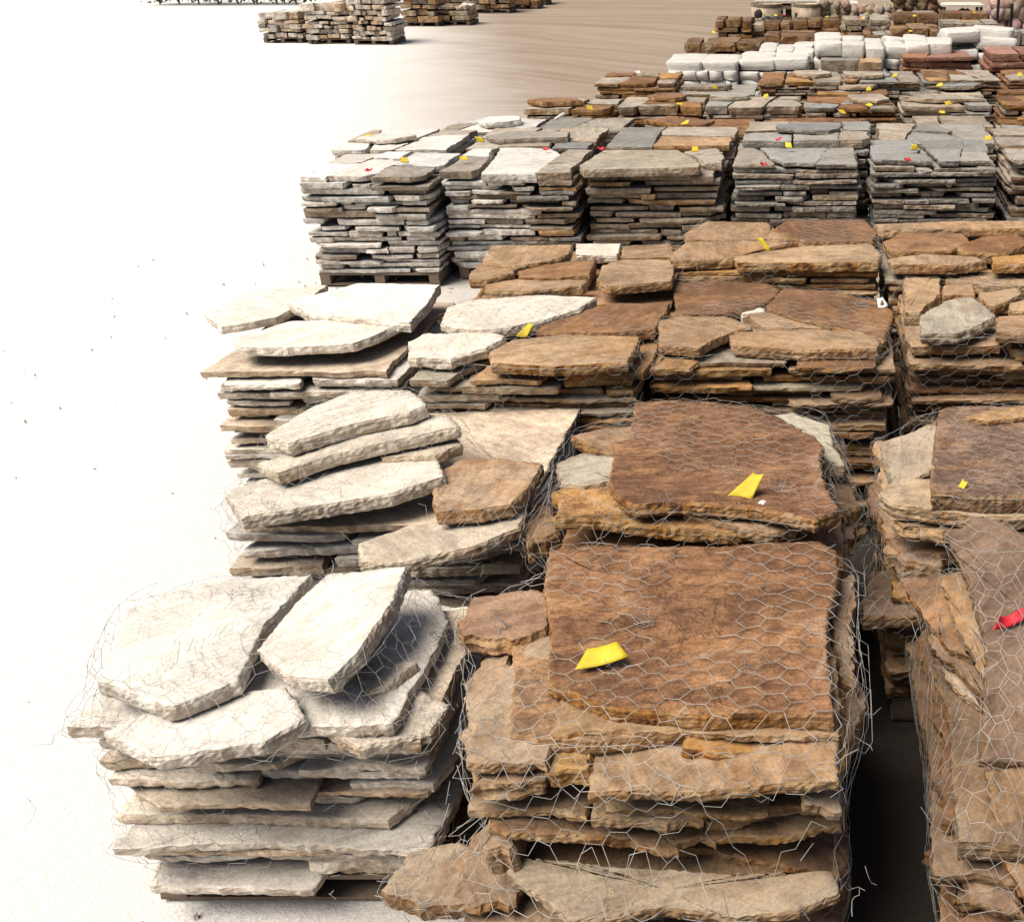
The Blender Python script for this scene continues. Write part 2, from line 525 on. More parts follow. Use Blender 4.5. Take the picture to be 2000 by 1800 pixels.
class Stack:
    pass
STACKS = {}
def add_stone(st, poly_world, z, T, color, ds, rough=0.012, relief=0.006, tilt=(0, 0), name='stone', taper=0.0):
    """poly_world: outline in world x, y at height z (bottom); tilt: rotation about x and y"""
    c = poly_centroid(poly_world)
    P = [(p[0] - c[0], p[1] - c[1]) for p in poly_world]
    V, F, mi, sm = slab_geo(P, T, ds, rough, relief, taper)
    o = mk(name, to_mesh(name, V, F, mi, sm), st.root, mats=[M['bed'], M['edge']], color=color)
    o.location = (c[0] - st.cx, c[1] - st.cy, z)
    o.rotation_euler = (tilt[0], tilt[1], 0)
    if st.keep is not None:
        Mx = Matrix.Translation((c[0], c[1], z)) @ Euler((tilt[0], tilt[1], 0)).to_matrix().to_4x4()
        A = np.array(Mx)
        st.keep.append((V @ A[:3, :3].T + A[:3, 3], F))
    return o
def add_traced(st, pix, z, T, color, ds, rough=0.01, relief=0.008, tx=0.0, ty=0.0, name='stone', face='bed'):
    """a slab whose upper face, measured off the photograph, lies in a plane through height z tilted by tx (about x), ty (about y)"""
    cpx = np.mean(np.array(pix), 0)
    C = at(cpx[0], cpx[1], z)
    rot = Euler((tx, ty, 0)).to_matrix()
    nrm = rot @ Vector((0, 0, 1))
    inv = rot.transposed()
    P = []
    for px, py in pix:
        d = ray(px, py)
        t = (C - CAMP).dot(nrm) / d.dot(nrm)
        l = inv @ (CAMP + d * t - C)
        P.append((l.x, l.y))
    c2 = poly_centroid(P)
    P = [(p[0] - c2[0], p[1] - c2[1]) for p in P]
    V, F, mi, sm = slab_geo(P, T, ds, rough, relief)
    o = mk(name, to_mesh(name, V, F, mi, sm), st.root, mats=[M[face], M['edge']], color=color)
    W = C + rot @ Vector((c2[0], c2[1], -T))
    o.location = (W.x - st.cx, W.y - st.cy, W.z)
    o.rotation_euler = (tx, ty, 0)
    if st.keep is not None:
        A = np.array(rot)
        st.keep.append((V @ A.T + np.array(W), F))
    return o

def stack(key, label, cat, group, x0, x1, yf, d, ztop, kind='brown', thick=(0.032, 0.054), ds=0.05, n_front=(2, 4), vis=99, seed=0, top=True,
          jit=0.035, rough=0.012, keep=False, name='stone_stack', ref=None, gap=0.008, tilt=0.012, zstop=None, topn=2, square=False, pale_left=False):
    rng = random.Random(seed * 77 + 5)
    st = Stack()
    st.x0, st.x1, st.yf, st.yb, st.z = x0, x1, yf, yf + d, ztop
    st.cx, st.cy = (x0 + x1) / 2, yf + d / 2
    w = x1 - x0
    st.keep = [] if keep else None
    st.rng, st.kind, st.ds, st.ref = rng, kind, ds, ref or label
    st.root = thing(name, label, cat, group, (st.cx, st.cy, 0))
    STACKS[key] = st
    mk('pallet', pallet_mesh(w - 0.06, d - 0.06), st.root, M['wood'])
    # heights of the courses, built downward from the top so the visible ones come out whole
    zs = []
    z = 0.12
    lim = zstop if zstop else ztop
    while z < lim - thick[0]:
        T = rng.uniform(*thick)
        if lim - z - T < thick[0]:
            T = lim - z
        zs.append((z, T))
        z += T + rng.uniform(0.002, 0.006)
    low = []
    for li, (z, T) in enumerate(zs):
        is_top = li == len(zs) - 1 and top
        hidden = (len(zs) - 1 - li) >= vis
        sx = rng.uniform(-0.025, 0.025)
        rect = [(x0 + sx, yf), (x1 + sx, yf), (x1 + sx, yf + d), (x0 + sx, yf + d)]
        pieces = [rect]
        if hidden:
            n = 2
        else:
            n = rng.randint(*n_front)
        if is_top:
            n = max(2, min(n, 3))
        xs = sorted(x0 + w * ((i + 1) / n + rng.uniform(-0.6, 0.6) / n / 1.6) for i in range(n - 1))
        res, rest = [], rect
        for x in xs:
            a, rest = cut(rest, x, st.cy, rng.uniform(-0.25, 0.25) if not square else rng.uniform(-0.04, 0.04))
            if len(a) > 2:
                res.append(a)
        if len(rest) > 2:
            res.append(rest)
        if is_top and topn > 1:
            r2 = []
            for P in res:
                if rng.random() < 0.75:
                    c = poly_centroid(P)
                    a, b = cut(P, c[0], st.cy + rng.uniform(-0.22, 0.22), math.pi / 2 + rng.uniform(-0.35, 0.35))
                    r2 += [q for q in (a, b) if len(q) > 2]
                else:
                    r2.append(P)
            res = r2
        for P in res:
            A = np.array(P)
            if (A[:, 0].max() - A[:, 0].min()) < 0.05 or (A[:, 1].max() - A[:, 1].min()) < 0.05:
                continue
            P = shrink(P, gap + rng.uniform(0, 0.008))
            if not square and rng.random() < 0.6:      # knock a corner off
                i = rng.randrange(len(P))
                a, b, c_ = np.array(P[i - 1]), np.array(P[i]), np.array(P[(i + 1) % len(P)])
                f1, f2 = rng.uniform(0.08, 0.3), rng.uniform(0.08, 0.3)
                P = P[:i] + [tuple(b + (a - b) * f1), tuple(b + (c_ - b) * f2)] + P[i + 1:]
            if not square:                             # a front edge is never ruler straight
                Q = []
                for i in range(len(P)):
                    a, b = np.array(P[i]), np.array(P[(i + 1) % len(P)])
                    Q.append(tuple(a))
                    L = np.linalg.norm(b - a)
                    if L > 0.25:
                        k = rng.uniform(0.3, 0.7)
                        nn = np.array([b[1] - a[1], a[0] - b[0]]) / L
                        Q.append(tuple(a + (b - a) * k + nn * rng.uniform(-0.03, 0.02)))
                P = Q
            dx, dy = rng.uniform(-jit, jit) * 0.5, rng.uniform(-jit, jit)
            P = [(p[0] + dx, p[1] + dy) for p in P]
            kk = kind
            if pale_left:
                cxp = np.mean([p[0] for p in P])
                kk = pale_left if (cxp - x0) / w + rng.uniform(-0.2, 0.2) < 0.45 else kind
            Ti = max(0.02, T * (rng.uniform(0.6, 1.0) if not is_top else rng.uniform(.8, 1)))
            if hidden:
                V, F, mi, sm = slab_geo([(p[0] - st.cx, p[1] - st.cy) for p in P], Ti, max(ds, 0.12), rough)
                V[:, 2] += z
                low.append((V, F, mi, sm))
                continue
            tl = tilt * (1.5 if is_top else 1)
            add_stone(st, P, z + rng.uniform(0, T - Ti) * 0.6, Ti, pick(rng, kk), ds, rough, 0.006 if not is_top else 0.009,
                      (rng.uniform(-tl, tl), rng.uniform(-tl, tl)), taper=rng.uniform(0, 0.35) if not square else 0.05)
    if low:
        VV, FF, MI, SM, b = [], [], [], [], 0
        for V, F, mi, sm in low:
            VV.append(V)
            FF += [[i + b for i in f_] for f_ in F]
            MI += mi
            SM += sm
            b += len(V)
        o = mk('lower_courses', to_mesh('lower_courses', np.vstack(VV), FF, MI, SM), st.root, mats=[M['bed'], M['edge']], color=pick(rng, kind))
        o['kind'] = 'stuff'
    return st

def px_stack(key, label, cat, group, xl, xr, py, z, d=1.15, **kw):
    a, b = at(xl, py, z), at(xr, py, z)
    return stack(key, label, cat, group, a.x, b.x, a.y, d, z, **kw)
def c_(rng, pal, al=0.6, v=1.0):
    c = rng.choice(pal)
    q = v * rng.uniform(0.92, 1.08)
    return (c[0] * q, c[1] * q, c[2] * q, al)

# ------------------------------------------------------------------ ground
def ground():
    n = 60
    xs = np.concatenate([np.linspace(-400, -24, 6), np.linspace(-20, 14, n), np.linspace(18, 400, 6)])
    ys = np.concatenate([np.linspace(-60, -3, 4), np.linspace(-2, 50, 90), np.linspace(56, 900, 8)])
    X, Y = np.meshgrid(xs, ys)
    Z = 0.012 * fbm(np.stack([X.ravel() * 0.5, Y.ravel() * 0.5, 0 * X.ravel()], 1), 3, 5) - 0.012
    V = np.stack([X.ravel(), Y.ravel(), Z], 1)
    W = len(xs)
    F = [[j * W + i, j * W + i + 1, (j + 1) * W + i + 1, (j + 1) * W + i] for j in range(len(ys) - 1) for i in range(W - 1)]
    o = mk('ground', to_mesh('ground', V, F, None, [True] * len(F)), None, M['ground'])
    o['kind'] = 'structure'
ground()

# ------------------------------------------------------------------ near rows of brown sandstone
G_NEAR = 'wire-netted pallets of brown sandstone slabs in front'
G_SLAB = 'pallets of tan and brown flagstones in the middle rows'
rg = random.Random(3)

# --- second row back from the front: tops traced
def tops(st, lst, z, T=0.05, ds=0.02):
    for pix, pal, al, dz, *rest in lst:
        tx = rest[0] if rest else 0.0
        ty = rest[1] if len(rest) > 1 else 0.0
        Tt = rest[2] if len(rest) > 2 else T * rg.uniform(0.85, 1.15)
        add_traced(st, pix, z + dz, Tt, c_(rg, pal, al), ds, tx=tx + rg.uniform(-.008, .008), ty=ty + rg.uniform(-.008, .008))

s = px_stack('R2C', 'waist-high stack of brown flagstones beside the black gap, wide brown slabs on top', 'stone stack', G_SLAB, 1262, 1735, 690, 1.05, 1.2, kind='brown', ds=0.03, n_front=(2, 3), seed=11, thick=(0.024, 0.044), keep=True, zstop=0.985, top=False, jit=0.075)
tops(s, [([(1315, 553), (1400, 548), (1500, 553), (1525, 566), (1505, 588), (1455, 606), (1400, 616), (1318, 613)], BROWN, .5, 0),
         ([(1530, 562), (1620, 566), (1718, 590), (1748, 608), (1737, 640), (1726, 664), (1640, 640), (1560, 622), (1496, 600)], BROWN, .7, .005),
         ([(1285, 627), (1330, 617), (1420, 618), (1472, 638), (1430, 650), (1400, 662), (1365, 682), (1285, 674)], TAN, .3, .01),
         ([(1462, 612), (1500, 608), (1640, 643), (1590, 641), (1490, 640)], TAN, .5, -.02),
         ([(1420, 648), (1540, 643), (1700, 646), (1722, 666), (1715, 682), (1560, 684), (1430, 675)], TAN, .35, 0),
         ([(1440, 604), (1492, 600), (1494, 609), (1450, 614)], PALE, .1, -.015)], 1.05, 0.055)

s = px_stack('R2L', 'stack topped by two whitish slabs at left and two brown slabs at right', 'stone stack', G_SLAB, 800, 1240, 712, 1.05, 1.2, kind='brown', pale_left='half', ds=0.03, n_front=(2, 3), seed=12, keep=True, zstop=0.985, top=False, jit=0.065, thick=(0.024, 0.042))
tops(s, [([(872, 600), (940, 583), (1060, 575), (1165, 580), (1130, 605), (1060, 627), (960, 645), (880, 642), (855, 632)], PALE, .1, .02),
         ([(1070, 630), (1140, 606), (1200, 592), (1308, 592), (1300, 612), (1278, 643), (1200, 650), (1045, 648)], BROWN, .6, .0),
         ([(800, 668), (830, 652), (950, 647), (985, 657), (945, 680), (880, 702), (800, 697)], PALE, .1, 0),
         ([(955, 687), (1000, 663), (1100, 653), (1252, 657), (1242, 682), (1225, 707), (1080, 716), (960, 710)], TAN, .8, .01)], 1.06, 0.05)

s = px_stack('R2R', 'stack topped with small buff flagstones in a crazy-paving pattern at the right edge', 'stone stack', G_SLAB, 1768, 2230, 655, 1.05, 1.2, kind='tan', ds=0.03, n_front=(2, 3), seed=13, thick=(0.024, 0.044), keep=True, zstop=0.97, top=False, jit=0.075, tilt=0.03)
tops(s, [([(1762, 531), (1835, 528), (1838, 575), (1800, 610), (1768, 610)], TAN, .3, .0, 0, 0, .09),
         ([(1842, 528), (2010, 532), (2100, 540), (2080, 556), (1940, 560), (1850, 547)], TAN, .5, 0),
         ([(1842, 556), (1900, 554), (1905, 576), (1842, 578)], TAN, .2, -.005, 0, 0, .07),
         ([(1910, 572), (1985, 562), (2000, 572), (1962, 592), (1935, 600)], TAN, .3, -.005),
         ([(1800, 617), (1850, 584), (1900, 580), (1950, 615), (1912, 636), (1870, 652), (1800, 652)], GREYTAN, .3, .03),
         ([(1950, 617), (2060, 612), (2180, 620), (2180, 650), (2060, 652), (1945, 650)], TAN, .4, .02),
         ([(1968, 592), (2060, 577), (2200, 580), (2190, 606), (1975, 607)], TAN, .4, .0)], 1.05, 0.06)

s = px_stack('R2LL', 'low stack of cream flagstones at the left with one broad cream slab on top', 'stone stack', G_SLAB, 395, 770, 690, 0.95, 1.25, kind='pale', ds=0.035, n_front=(1, 3), seed=14, keep=False, zstop=0.85, top=False, jit=0.06)
tops(s, [([(560, 590), (650, 566), (700, 552), (860, 556), (830, 600), (800, 630), (690, 622), (600, 612)], PALE, .1, .05, 0, 0, .06),
         ([(460, 660), (560, 628), (660, 622), (790, 628), (720, 660), (690, 672), (560, 680), (470, 678)], PALE, .1, .02, 0, 0, .05),
         ([(400, 610), (470, 570), (640, 556), (600, 590), (540, 620), (430, 640)], PALE, .1, .0)], 0.95, 0.05, 0.03)

s = px_stack('R2bC', 'tan flagstone stack just before the grey row, yellow tag on its four broad slabs', 'stone stack', G_SLAB, 1316, 1716, 512, 1.15, 1.05, kind='tan', ds=0.035, n_front=(1, 3), seed=15, thick=(0.028, 0.048), keep=True, zstop=1.085, top=False)
tops(s, [([(1335, 458), (1380, 432), (1500, 434), (1505, 450), (1558, 466), (1440, 470), (1340, 468)], TAN, .5, 0),
         ([(1512, 446), (1540, 429), (1690, 429), (1715, 455), (1705, 471), (1590, 473), (1540, 462)], BROWN, .5, .012),
         ([(1308, 498), (1340, 473), (1470, 470), (1550, 472), (1480, 490), (1430, 506), (1310, 510)], TAN, .9, 0),
         ([(1432, 502), (1480, 492), (1580, 480), (1700, 476), (1722, 496), (1715, 512), (1560, 514), (1440, 513)], TAN, .9, .004)], 1.15, 0.062, 0.022)

s = px_stack('R2bL', 'tan flagstone stack topped by seven small slabs, left of the tagged tan stack', 'stone stack', G_SLAB, 915, 1308, 560, 1.1, 1.1, kind='tan', ds=0.035, n_front=(2, 3), seed=16, thick=(0.028, 0.048), keep=True, zstop=1.0, top=False)
tops(s, [([(940, 512), (962, 480), (1118, 478), (1112, 496), (1075, 512), (1005, 520)], TAN, .4, .02),
         ([(1125, 476), (1215, 475), (1205, 500), (1125, 497)], PALE, .2, 0),
         ([(1222, 480), (1310, 475), (1320, 503), (1212, 505)], TAN, .5, .01),
         ([(1012, 530), (1070, 514), (1165, 506), (1152, 538), (1080, 543), (1015, 543)], BROWN, .5, 0),
         ([(1175, 520), (1212, 507), (1320, 507), (1315, 550), (1185, 560), (1165, 545)], TAN, .6, .03),
         ([(915, 535), (938, 514), (1000, 522), (1005, 533), (950, 548), (915, 547)], TAN, .5, 0),
         ([(945, 556), (1010, 546), (1150, 546), (1140, 560), (1040, 568), (950, 566)], TAN, .7, .0)], 1.1, 0.06, 0.022)

s = px_stack('R2bR', 'rust-brown stack with knobbly slabs, cut by the right edge before the grey row', 'stone stack', G_SLAB, 1738, 2140, 516, 1.15, 1.1, kind='brown', ds=0.035, n_front=(1, 3), seed=17, thick=(0.028, 0.048), keep=True, zstop=1.05, top=False)
tops(s, [([(1705, 438), (1850, 432), (2050, 430), (2050, 446), (1860, 447), (1720, 451)], TAN, .5, .01),
         ([(1725, 472), (1760, 453), (1880, 456), (1900, 475), (1860, 490), (1740, 492)], BROWN, .8, .0),
         ([(1870, 480), (1920, 462), (1990, 456), (2010, 475), (1965, 496), (1880, 492)], BROWN, .9, .02),
         ([(1735, 506), (1800, 495), (1900, 500), (1930, 510), (1860, 518), (1745, 517)], TAN, .4, .0),
         ([(1935, 502), (2060, 492), (2120, 500), (2100, 514), (1940, 516)], OCHRE, .9, .01),
         ([(2010, 452), (2120, 452), (2120, 486), (2020, 484)], BROWN, .8, .0)], 1.14, 0.062, 0.022)

# --- row 1: heaped large slabs
s = px_stack('R1C', 'netted pile under a square ripple-grained brown slab with a yellow tag', 'stone stack', G_NEAR, 1075, 1660, 1030, 1.0, 1.1, kind='brown', ds=0.025, n_front=(1, 2), seed=21, keep=True, zstop=0.86, top=False, jit=0.06, tilt=0.03, thick=(0.04, 0.075), rough=0.018)
D = 0.018
add_traced(s, [(1240, 786), (1310, 782), (1400, 785), (1470, 792), (1525, 815), (1590, 850), (1608, 870), (1600, 915), (1612, 945), (1640, 992), (1590, 1015), (1480, 992), (1330, 982), (1240, 985), (1205, 968), (1190, 940), (1198, 865), (1230, 858)], 1.08, .055, (.265, .142, .08, .8), 0.014, 0.008, 0.01, tx=-.02, face='rippled')
add_traced(s, [(1078, 960), (1130, 948), (1200, 950), (1330, 985), (1500, 1000), (1560, 1020), (1420, 1040), (1300, 1030), (1160, 1012), (1085, 1010), (1095, 985)], 1.0, .055, (.42, .25, .11, .9), D, .010, ty=.03, face='weathered')
add_traced(s, [(1335, 1000), (1420, 996), (1560, 1010), (1555, 1030), (1500, 1042), (1400, 1020)], 1.01, .05, (.34, .24, .16, .6), D, .01, ty=.05)
add_traced(s, [(1115, 850), (1180, 835), (1240, 830), (1240, 880), (1200, 888), (1150, 868)], 1.03, .06, (.33, .22, .14, .6), D, .012)
add_traced(s, [(1090, 905), (1140, 885), (1200, 890), (1215, 940), (1140, 950), (1098, 945)], 1.02, .07, (.42, .37, .30, .3), D, .014, ty=-.08)
add_traced(s, [(1495, 812), (1545, 805), (1620, 828), (1630, 870), (1650, 905), (1610, 900), (1590, 855)], 1.0, .07, (.52, .47, .37, .2), D, .012, ty=.06)
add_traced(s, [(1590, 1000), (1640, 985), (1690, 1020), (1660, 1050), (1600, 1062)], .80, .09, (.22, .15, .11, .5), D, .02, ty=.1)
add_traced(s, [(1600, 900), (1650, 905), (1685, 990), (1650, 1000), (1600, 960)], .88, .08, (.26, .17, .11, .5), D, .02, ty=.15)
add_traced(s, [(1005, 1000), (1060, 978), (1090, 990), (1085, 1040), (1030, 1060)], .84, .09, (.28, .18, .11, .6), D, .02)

s = px_stack('R1R', 'netted pile at the right edge under a thick pitted brown slab', 'stone stack', G_NEAR, 1735, 2330, 1020, 0.98, 1.15, kind='brown', ds=0.025, n_front=(1, 2), seed=22, keep=True, zstop=0.80, top=False, jit=0.06, tilt=0.04, thick=(0.05, 0.08), rough=0.018)
add_traced(s, [(1835, 800), (1850, 793), (2000, 790), (2180, 800), (2200, 960), (2000, 968), (1920, 968), (1818, 962), (1822, 880)], 1.10, .075, (.27, .18, .13, .4), 0.014, .006, .012, face='pitted')
add_traced(s, [(1885, 815), (1925, 803), (2010, 790), (2060, 800), (1995, 815), (1930, 822)], 1.125, .022, (.42, .26, .13, .7), D, .006, .003)
add_traced(s, [(1722, 862), (1760, 850), (1830, 820), (1840, 900), (1810, 925), (1740, 950)], 1.02, .06, (.40, .33, .25, .3), D, .012, ty=-.04)
add_traced(s, [(1718, 962), (1760, 930), (1830, 935), (1930, 965), (2200, 970), (2200, 1010), (1900, 1008), (1745, 985)], 1.02, .06, (.45, .34, .23, .5), D, .01)
add_traced(s, [(1745, 1015), (1850, 1005), (2150, 1010), (2150, 1030), (1890, 1042), (1760, 1032)], .94, .05, (.40, .28, .17, .7), D, .014)
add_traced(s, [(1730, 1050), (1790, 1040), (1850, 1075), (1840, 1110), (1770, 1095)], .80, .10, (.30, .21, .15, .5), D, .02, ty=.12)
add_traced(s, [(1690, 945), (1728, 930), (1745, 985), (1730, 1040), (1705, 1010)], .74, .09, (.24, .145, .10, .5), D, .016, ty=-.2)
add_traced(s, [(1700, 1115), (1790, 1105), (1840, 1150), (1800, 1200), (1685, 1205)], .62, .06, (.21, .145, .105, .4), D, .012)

s = px_stack('R1L', 'netted pile of large pale slabs sloping up to the right, left of the ripple-grained slab', 'stone stack', G_NEAR, 440, 1010, 960, 0.95, 1.25, kind='pale', ds=0.03, n_front=(1, 2), seed=23, keep=True, zstop=0.80, top=False, jit=0.07, tilt=0.04, thick=(0.035, 0.06), rough=0.010)
add_traced(s, [(520, 850), (600, 800), (690, 762), (800, 760), (835, 790), (800, 805), (690, 828), (560, 868)], 1.10, .06, (.68, .63, .55, .15), D, .007, ty=-.10)
add_traced(s, [(500, 905), (580, 880), (800, 800), (880, 815), (898, 832), (780, 858), (650, 888), (540, 925)], 1.04, .055, (.66, .60, .51, .2), D, .007, ty=-.10)
add_traced(s, [(735, 868), (830, 835), (885, 840), (900, 868), (850, 890), (745, 895)], .99, .05, (.60, .52, .42, .3), D, .007, ty=-.06)
add_traced(s, [(440, 960), (560, 920), (740, 885), (850, 885), (870, 930), (760, 965), (600, 990), (470, 1010)], .95, .06, (.66, .61, .53, .15), D, .007, ty=-.06)
add_traced(s, [(845, 930), (900, 893), (990, 895), (1060, 905), (1030, 955), (1000, 985), (930, 995), (850, 1000)], .95, .06, (.42, .30, .20, .6), D, .007, ty=-.05)
add_traced(s, [(700, 1060), (800, 1025), (930, 1010), (1030, 990), (1015, 1030), (930, 1065), (780, 1100), (700, 1098)], .85, .05, (.55, .48, .39, .3), D, .007, ty=-.12)

# --- row 0: nearest stacks
s = px_stack('R0C', 'nearest netted pile, big rust-brown slab with a yellow tag at its left corner', 'stone stack', G_NEAR, 950, 1660, 1465, 0.92, 1.1, kind='brown', ds=0.022, n_front=(1, 2), seed=31, keep=True, zstop=0.36, top=False, jit=0.04, tilt=0.02, thick=(0.06, 0.09), rough=0.02)
D0 = 0.014
add_traced(s, [(1070, 1072), (1150, 1064), (1240, 1063), (1400, 1068), (1500, 1058), (1600, 1056), (1638, 1075), (1640, 1120), (1622, 1200), (1618, 1300), (1628, 1398), (1540, 1394), (1440, 1394), (1370, 1398), (1260, 1386), (1180, 1374), (1095, 1345), (1066, 1330), (1075, 1240), (1060, 1150)], 1.05, .055, (.27, .148, .082, .85), 0.0115, .007, .010, face='weathered')
add_traced(s, [(995, 1435), (1000, 1290), (1005, 1215), (1060, 1205), (1300, 1200), (1560, 1250), (1620, 1392), (1500, 1412), (1320, 1430), (1160, 1452), (1060, 1446)], .985, .05, (.38, .255, .16, .7), 0.0125, .010, .008, ty=-.012, face='weathered')
add_traced(s, [(893, 1215), (925, 1165), (1040, 1145), (1075, 1160), (1070, 1230), (1000, 1250), (900, 1245)], 1.0, .065, (.32, .205, .135, .6), D0, .013, .008, ty=-.05)
def front(st, x0, x1, y0, y1, T, Df, depth, color, tx=0.0, ds=D0, rough=.013, bulge=0.0, skew=0.0, mid=None):
    """slab whose top front edge runs from pixel (x0,y0) to (x1,y1) at distance Df; tx tips the face toward the viewer"""
    A, B = at_y(x0, y0, Df), at_y(x1, y1, Df)
    w = B.x - A.x
    ty = -math.atan2(B.z - A.z, w)
    r_ = random.Random(int(x0 * 7 + y0))
    P = [(-w / 2, 0)]
    for k in (0.22, 0.45, 0.68, 0.86):
        P.append((-w / 2 + w * k, -bulge * math.sin(math.pi * k) + r_.uniform(-.02, .02)))
    P += [(w / 2, r_.uniform(-.02, .03)), (w / 2 + skew, depth * .5), (w / 2 + skew - .04, depth), (-w / 2 + skew + .05, depth), (-w / 2 + skew * .5 - .02, depth * .45)]
    c = poly_centroid(P)
    P = [(p[0] - c[0], p[1] - c[1]) for p in P]
    V, F, mi, sm = slab_geo(P, T, ds, rough, .008)
    o = mk('stone', to_mesh('stone', V, F, mi, sm), st.root, mats=[M['bed'], M['edge']], color=color)
    rot = Euler((tx, ty, 0)).to_matrix()
    W = (A + B) / 2 + rot @ Vector((c[0], c[1], -T))
    o.location = (W.x - st.cx, W.y - st.cy, W.z)
    o.rotation_euler = (tx, ty, 0)
    if st.keep is not None:
        st.keep.append((V @ np.array(rot).T + np.array(W), F))
    return o
front(s, 1330, 1655, 1462, 1492, .042, 2.50, .7, (.42, .23, .075, 1.0), .0, rough=.010)
front(s, 1150, 1345, 1470, 1466, .030, 2.56, .6, (.27, .16, .09, .9), .0, rough=.010)
front(s, 908, 1066, 1488, 1484, .036, 2.46, .6, (.37, .275, .19, .3), .02, rough=.008)
front(s, 1062, 1148, 1506, 1502, .060, 2.45, .5, (.40, .25, .10, .9), .0, rough=.014)
front(s, 1146, 1640, 1550, 1530, .036, 2.37, .64, (.36, .245, .15, .5), .0, rough=.007)
front(s, 912, 1066, 1538, 1534, .050, 2.42, .6, (.29, .21, .145, .7), .0, rough=.016)
front(s, 1152, 1375, 1598, 1606, .034, 2.42, .6, (.33, .235, .15, .4), .0, rough=.007)
front(s, 1375, 1640, 1606, 1572, .034, 2.50, .6, (.24, .155, .095, .7), .0, rough=.008)
front(s, 1575, 1642, 1566, 1580, .030, 2.40, .4, (.38, .29, .21, .3), .0, rough=.010)
front(s, 950, 1330, 1618, 1665, .030, 2.42, .7, (.25, .16, .10, .8), .02, rough=.010)
front(s, 960, 1320, 1668, 1700, .034, 2.56, .6, (.16, .095, .06, .9), .0, rough=.010)
front(s, 1300, 1655, 1660, 1700, .036, 2.52, .6, (.20, .12, .075, .9), .0, rough=.012)
front(s, 1310, 1650, 1712, 1728, .030, 2.58, .6, (.15, .09, .06, .9), .0, rough=.010)
front(s, 940, 1004, 1660, 1655, .100, 2.42, .4, (.33, .245, .17, .3), .0, rough=.008)
add_traced(s, [(985, 1702), (1012, 1672), (1200, 1692), (1400, 1706), (1625, 1700), (1642, 1744), (1560, 1775), (1440, 1792), (1300, 1768), (1190, 1792), (1112, 1802), (1062, 1752)], .60, .036, (.35, .285, .21, .35), D0, .007, .006)
front(s, 880, 1010, 1768, 1772, .040, 2.36, .5, (.30, .215, .145, .5), .0, rough=.010)
front(s, 1000, 1640, 1850, 1856, .050, 2.36, .8, (.22, .14, .09, .8), .0, rough=.010)
front(s, 1150, 1400, 1636, 1646, .022, 2.46, .6, (.30, .205, .13, .7), .0, rough=.007)
front(s, 1380, 1645, 1640, 1622, .022, 2.47, .6, (.33, .22, .13, .8), .0, rough=.007)
front(s, 1000, 1260, 1700, 1716, .024, 2.46, .6, (.31, .21, .13, .7), .0, rough=.008)
front(s, 1240, 1640, 1724, 1738, .024, 2.44, .6, (.28, .185, .11, .8), .0, rough=.008)
front(s, 1180, 1500, 1586, 1588, .020, 2.44, .6, (.36, .25, .15, .7), .0, rough=.006)
front(s, 915, 1150, 1582, 1590, .024, 2.45, .6, (.33, .235, .15, .6), .0, rough=.008)
front(s, 1080, 1640, 1432, 1436, .022, 2.54, .6, (.34, .225, .13, .8), .0, rough=.007)
front(s, 900, 1130, 1810, 1820, .030, 2.34, .5, (.30, .21, .14, .6), .0, rough=.008)
# lumps on the left flank and the right flank
add_traced(s, [(905, 1330), (940, 1290), (1000, 1270), (1010, 1370), (1000, 1430), (915, 1440)], .93, .10, (.38, .27, .18, .5), D0, .016, .01, ty=-.18)
add_traced(s, [(903, 1430), (930, 1410), (1000, 1400), (1055, 1440), (1050, 1480), (920, 1490)], .90, .05, (.40, .29, .20, .4), D0, .014, ty=-.05)
add_traced(s, [(1625, 1140), (1668, 1122), (1672, 1240), (1676, 1330), (1640, 1320), (1620, 1230)], .97, .14, (.30, .21, .145, .6), D0, .016, ty=.10)
add_traced(s, [(1618, 1300), (1678, 1290), (1690, 1380), (1655, 1460), (1620, 1440)], .90, .14, (.28, .19, .12, .7), D0, .018, ty=.12)

s = px_stack('R0R', 'netted pile at the lower right with a large brown-grey slab leaning toward the viewer', 'stone stack', G_NEAR, 1862, 2560, 1560, 0.85, 1.28, kind='deep', ds=0.025, n_front=(1, 2), seed=32, keep=True, zstop=0.66, top=False, jit=0.06, tilt=0.04, thick=(0.06, 0.09), rough=0.02)
TL = 0.60
add_traced(s, [(1840, 1032), (1880, 1028), (1905, 1008), (1960, 1020), (2060, 1080), (2250, 1100), (2280, 1480), (2050, 1495), (1912, 1490), (1928, 1400), (1926, 1290), (1912, 1200), (1885, 1120)], 1.03, .05, (.225, .152, .108, .45), 0.013, .008, .006, tx=TL, ty=.02)
add_traced(s, [(1840, 1135), (1870, 1120), (1915, 1210), (1935, 1320), (1915, 1330), (1880, 1250)], .92, .045, (.33, .22, .13, .6), D0, .010, tx=TL - .1, ty=-.3)
add_traced(s, [(1758, 1128), (1850, 1118), (1880, 1190), (1900, 1290), (1850, 1270), (1800, 1200)], .88, .05, (.27, .165, .10, .8), D0, .012, tx=.35, ty=-.25)
add_traced(s, [(1810, 1230), (1870, 1200), (1930, 1330), (1925, 1370), (1860, 1300), (1820, 1265)], .80, .06, (.27, .18, .115, .5), D0, .012, tx=.4, ty=-.2)
add_traced(s, [(1840, 1290), (1890, 1270), (1930, 1350), (1920, 1390), (1850, 1320)], .72, .05, (.46, .36, .26, .3), D0, .012, tx=.4, ty=-.1)
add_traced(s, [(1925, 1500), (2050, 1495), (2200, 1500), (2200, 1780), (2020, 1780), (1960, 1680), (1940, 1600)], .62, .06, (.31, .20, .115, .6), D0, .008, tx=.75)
add_traced(s, [(1860, 1560), (1920, 1540), (1960, 1680), (2010, 1800), (1900, 1760), (1868, 1660)], .50, .07, (.24, .16, .11, .6), D0, .014, tx=.5, ty=-.15)
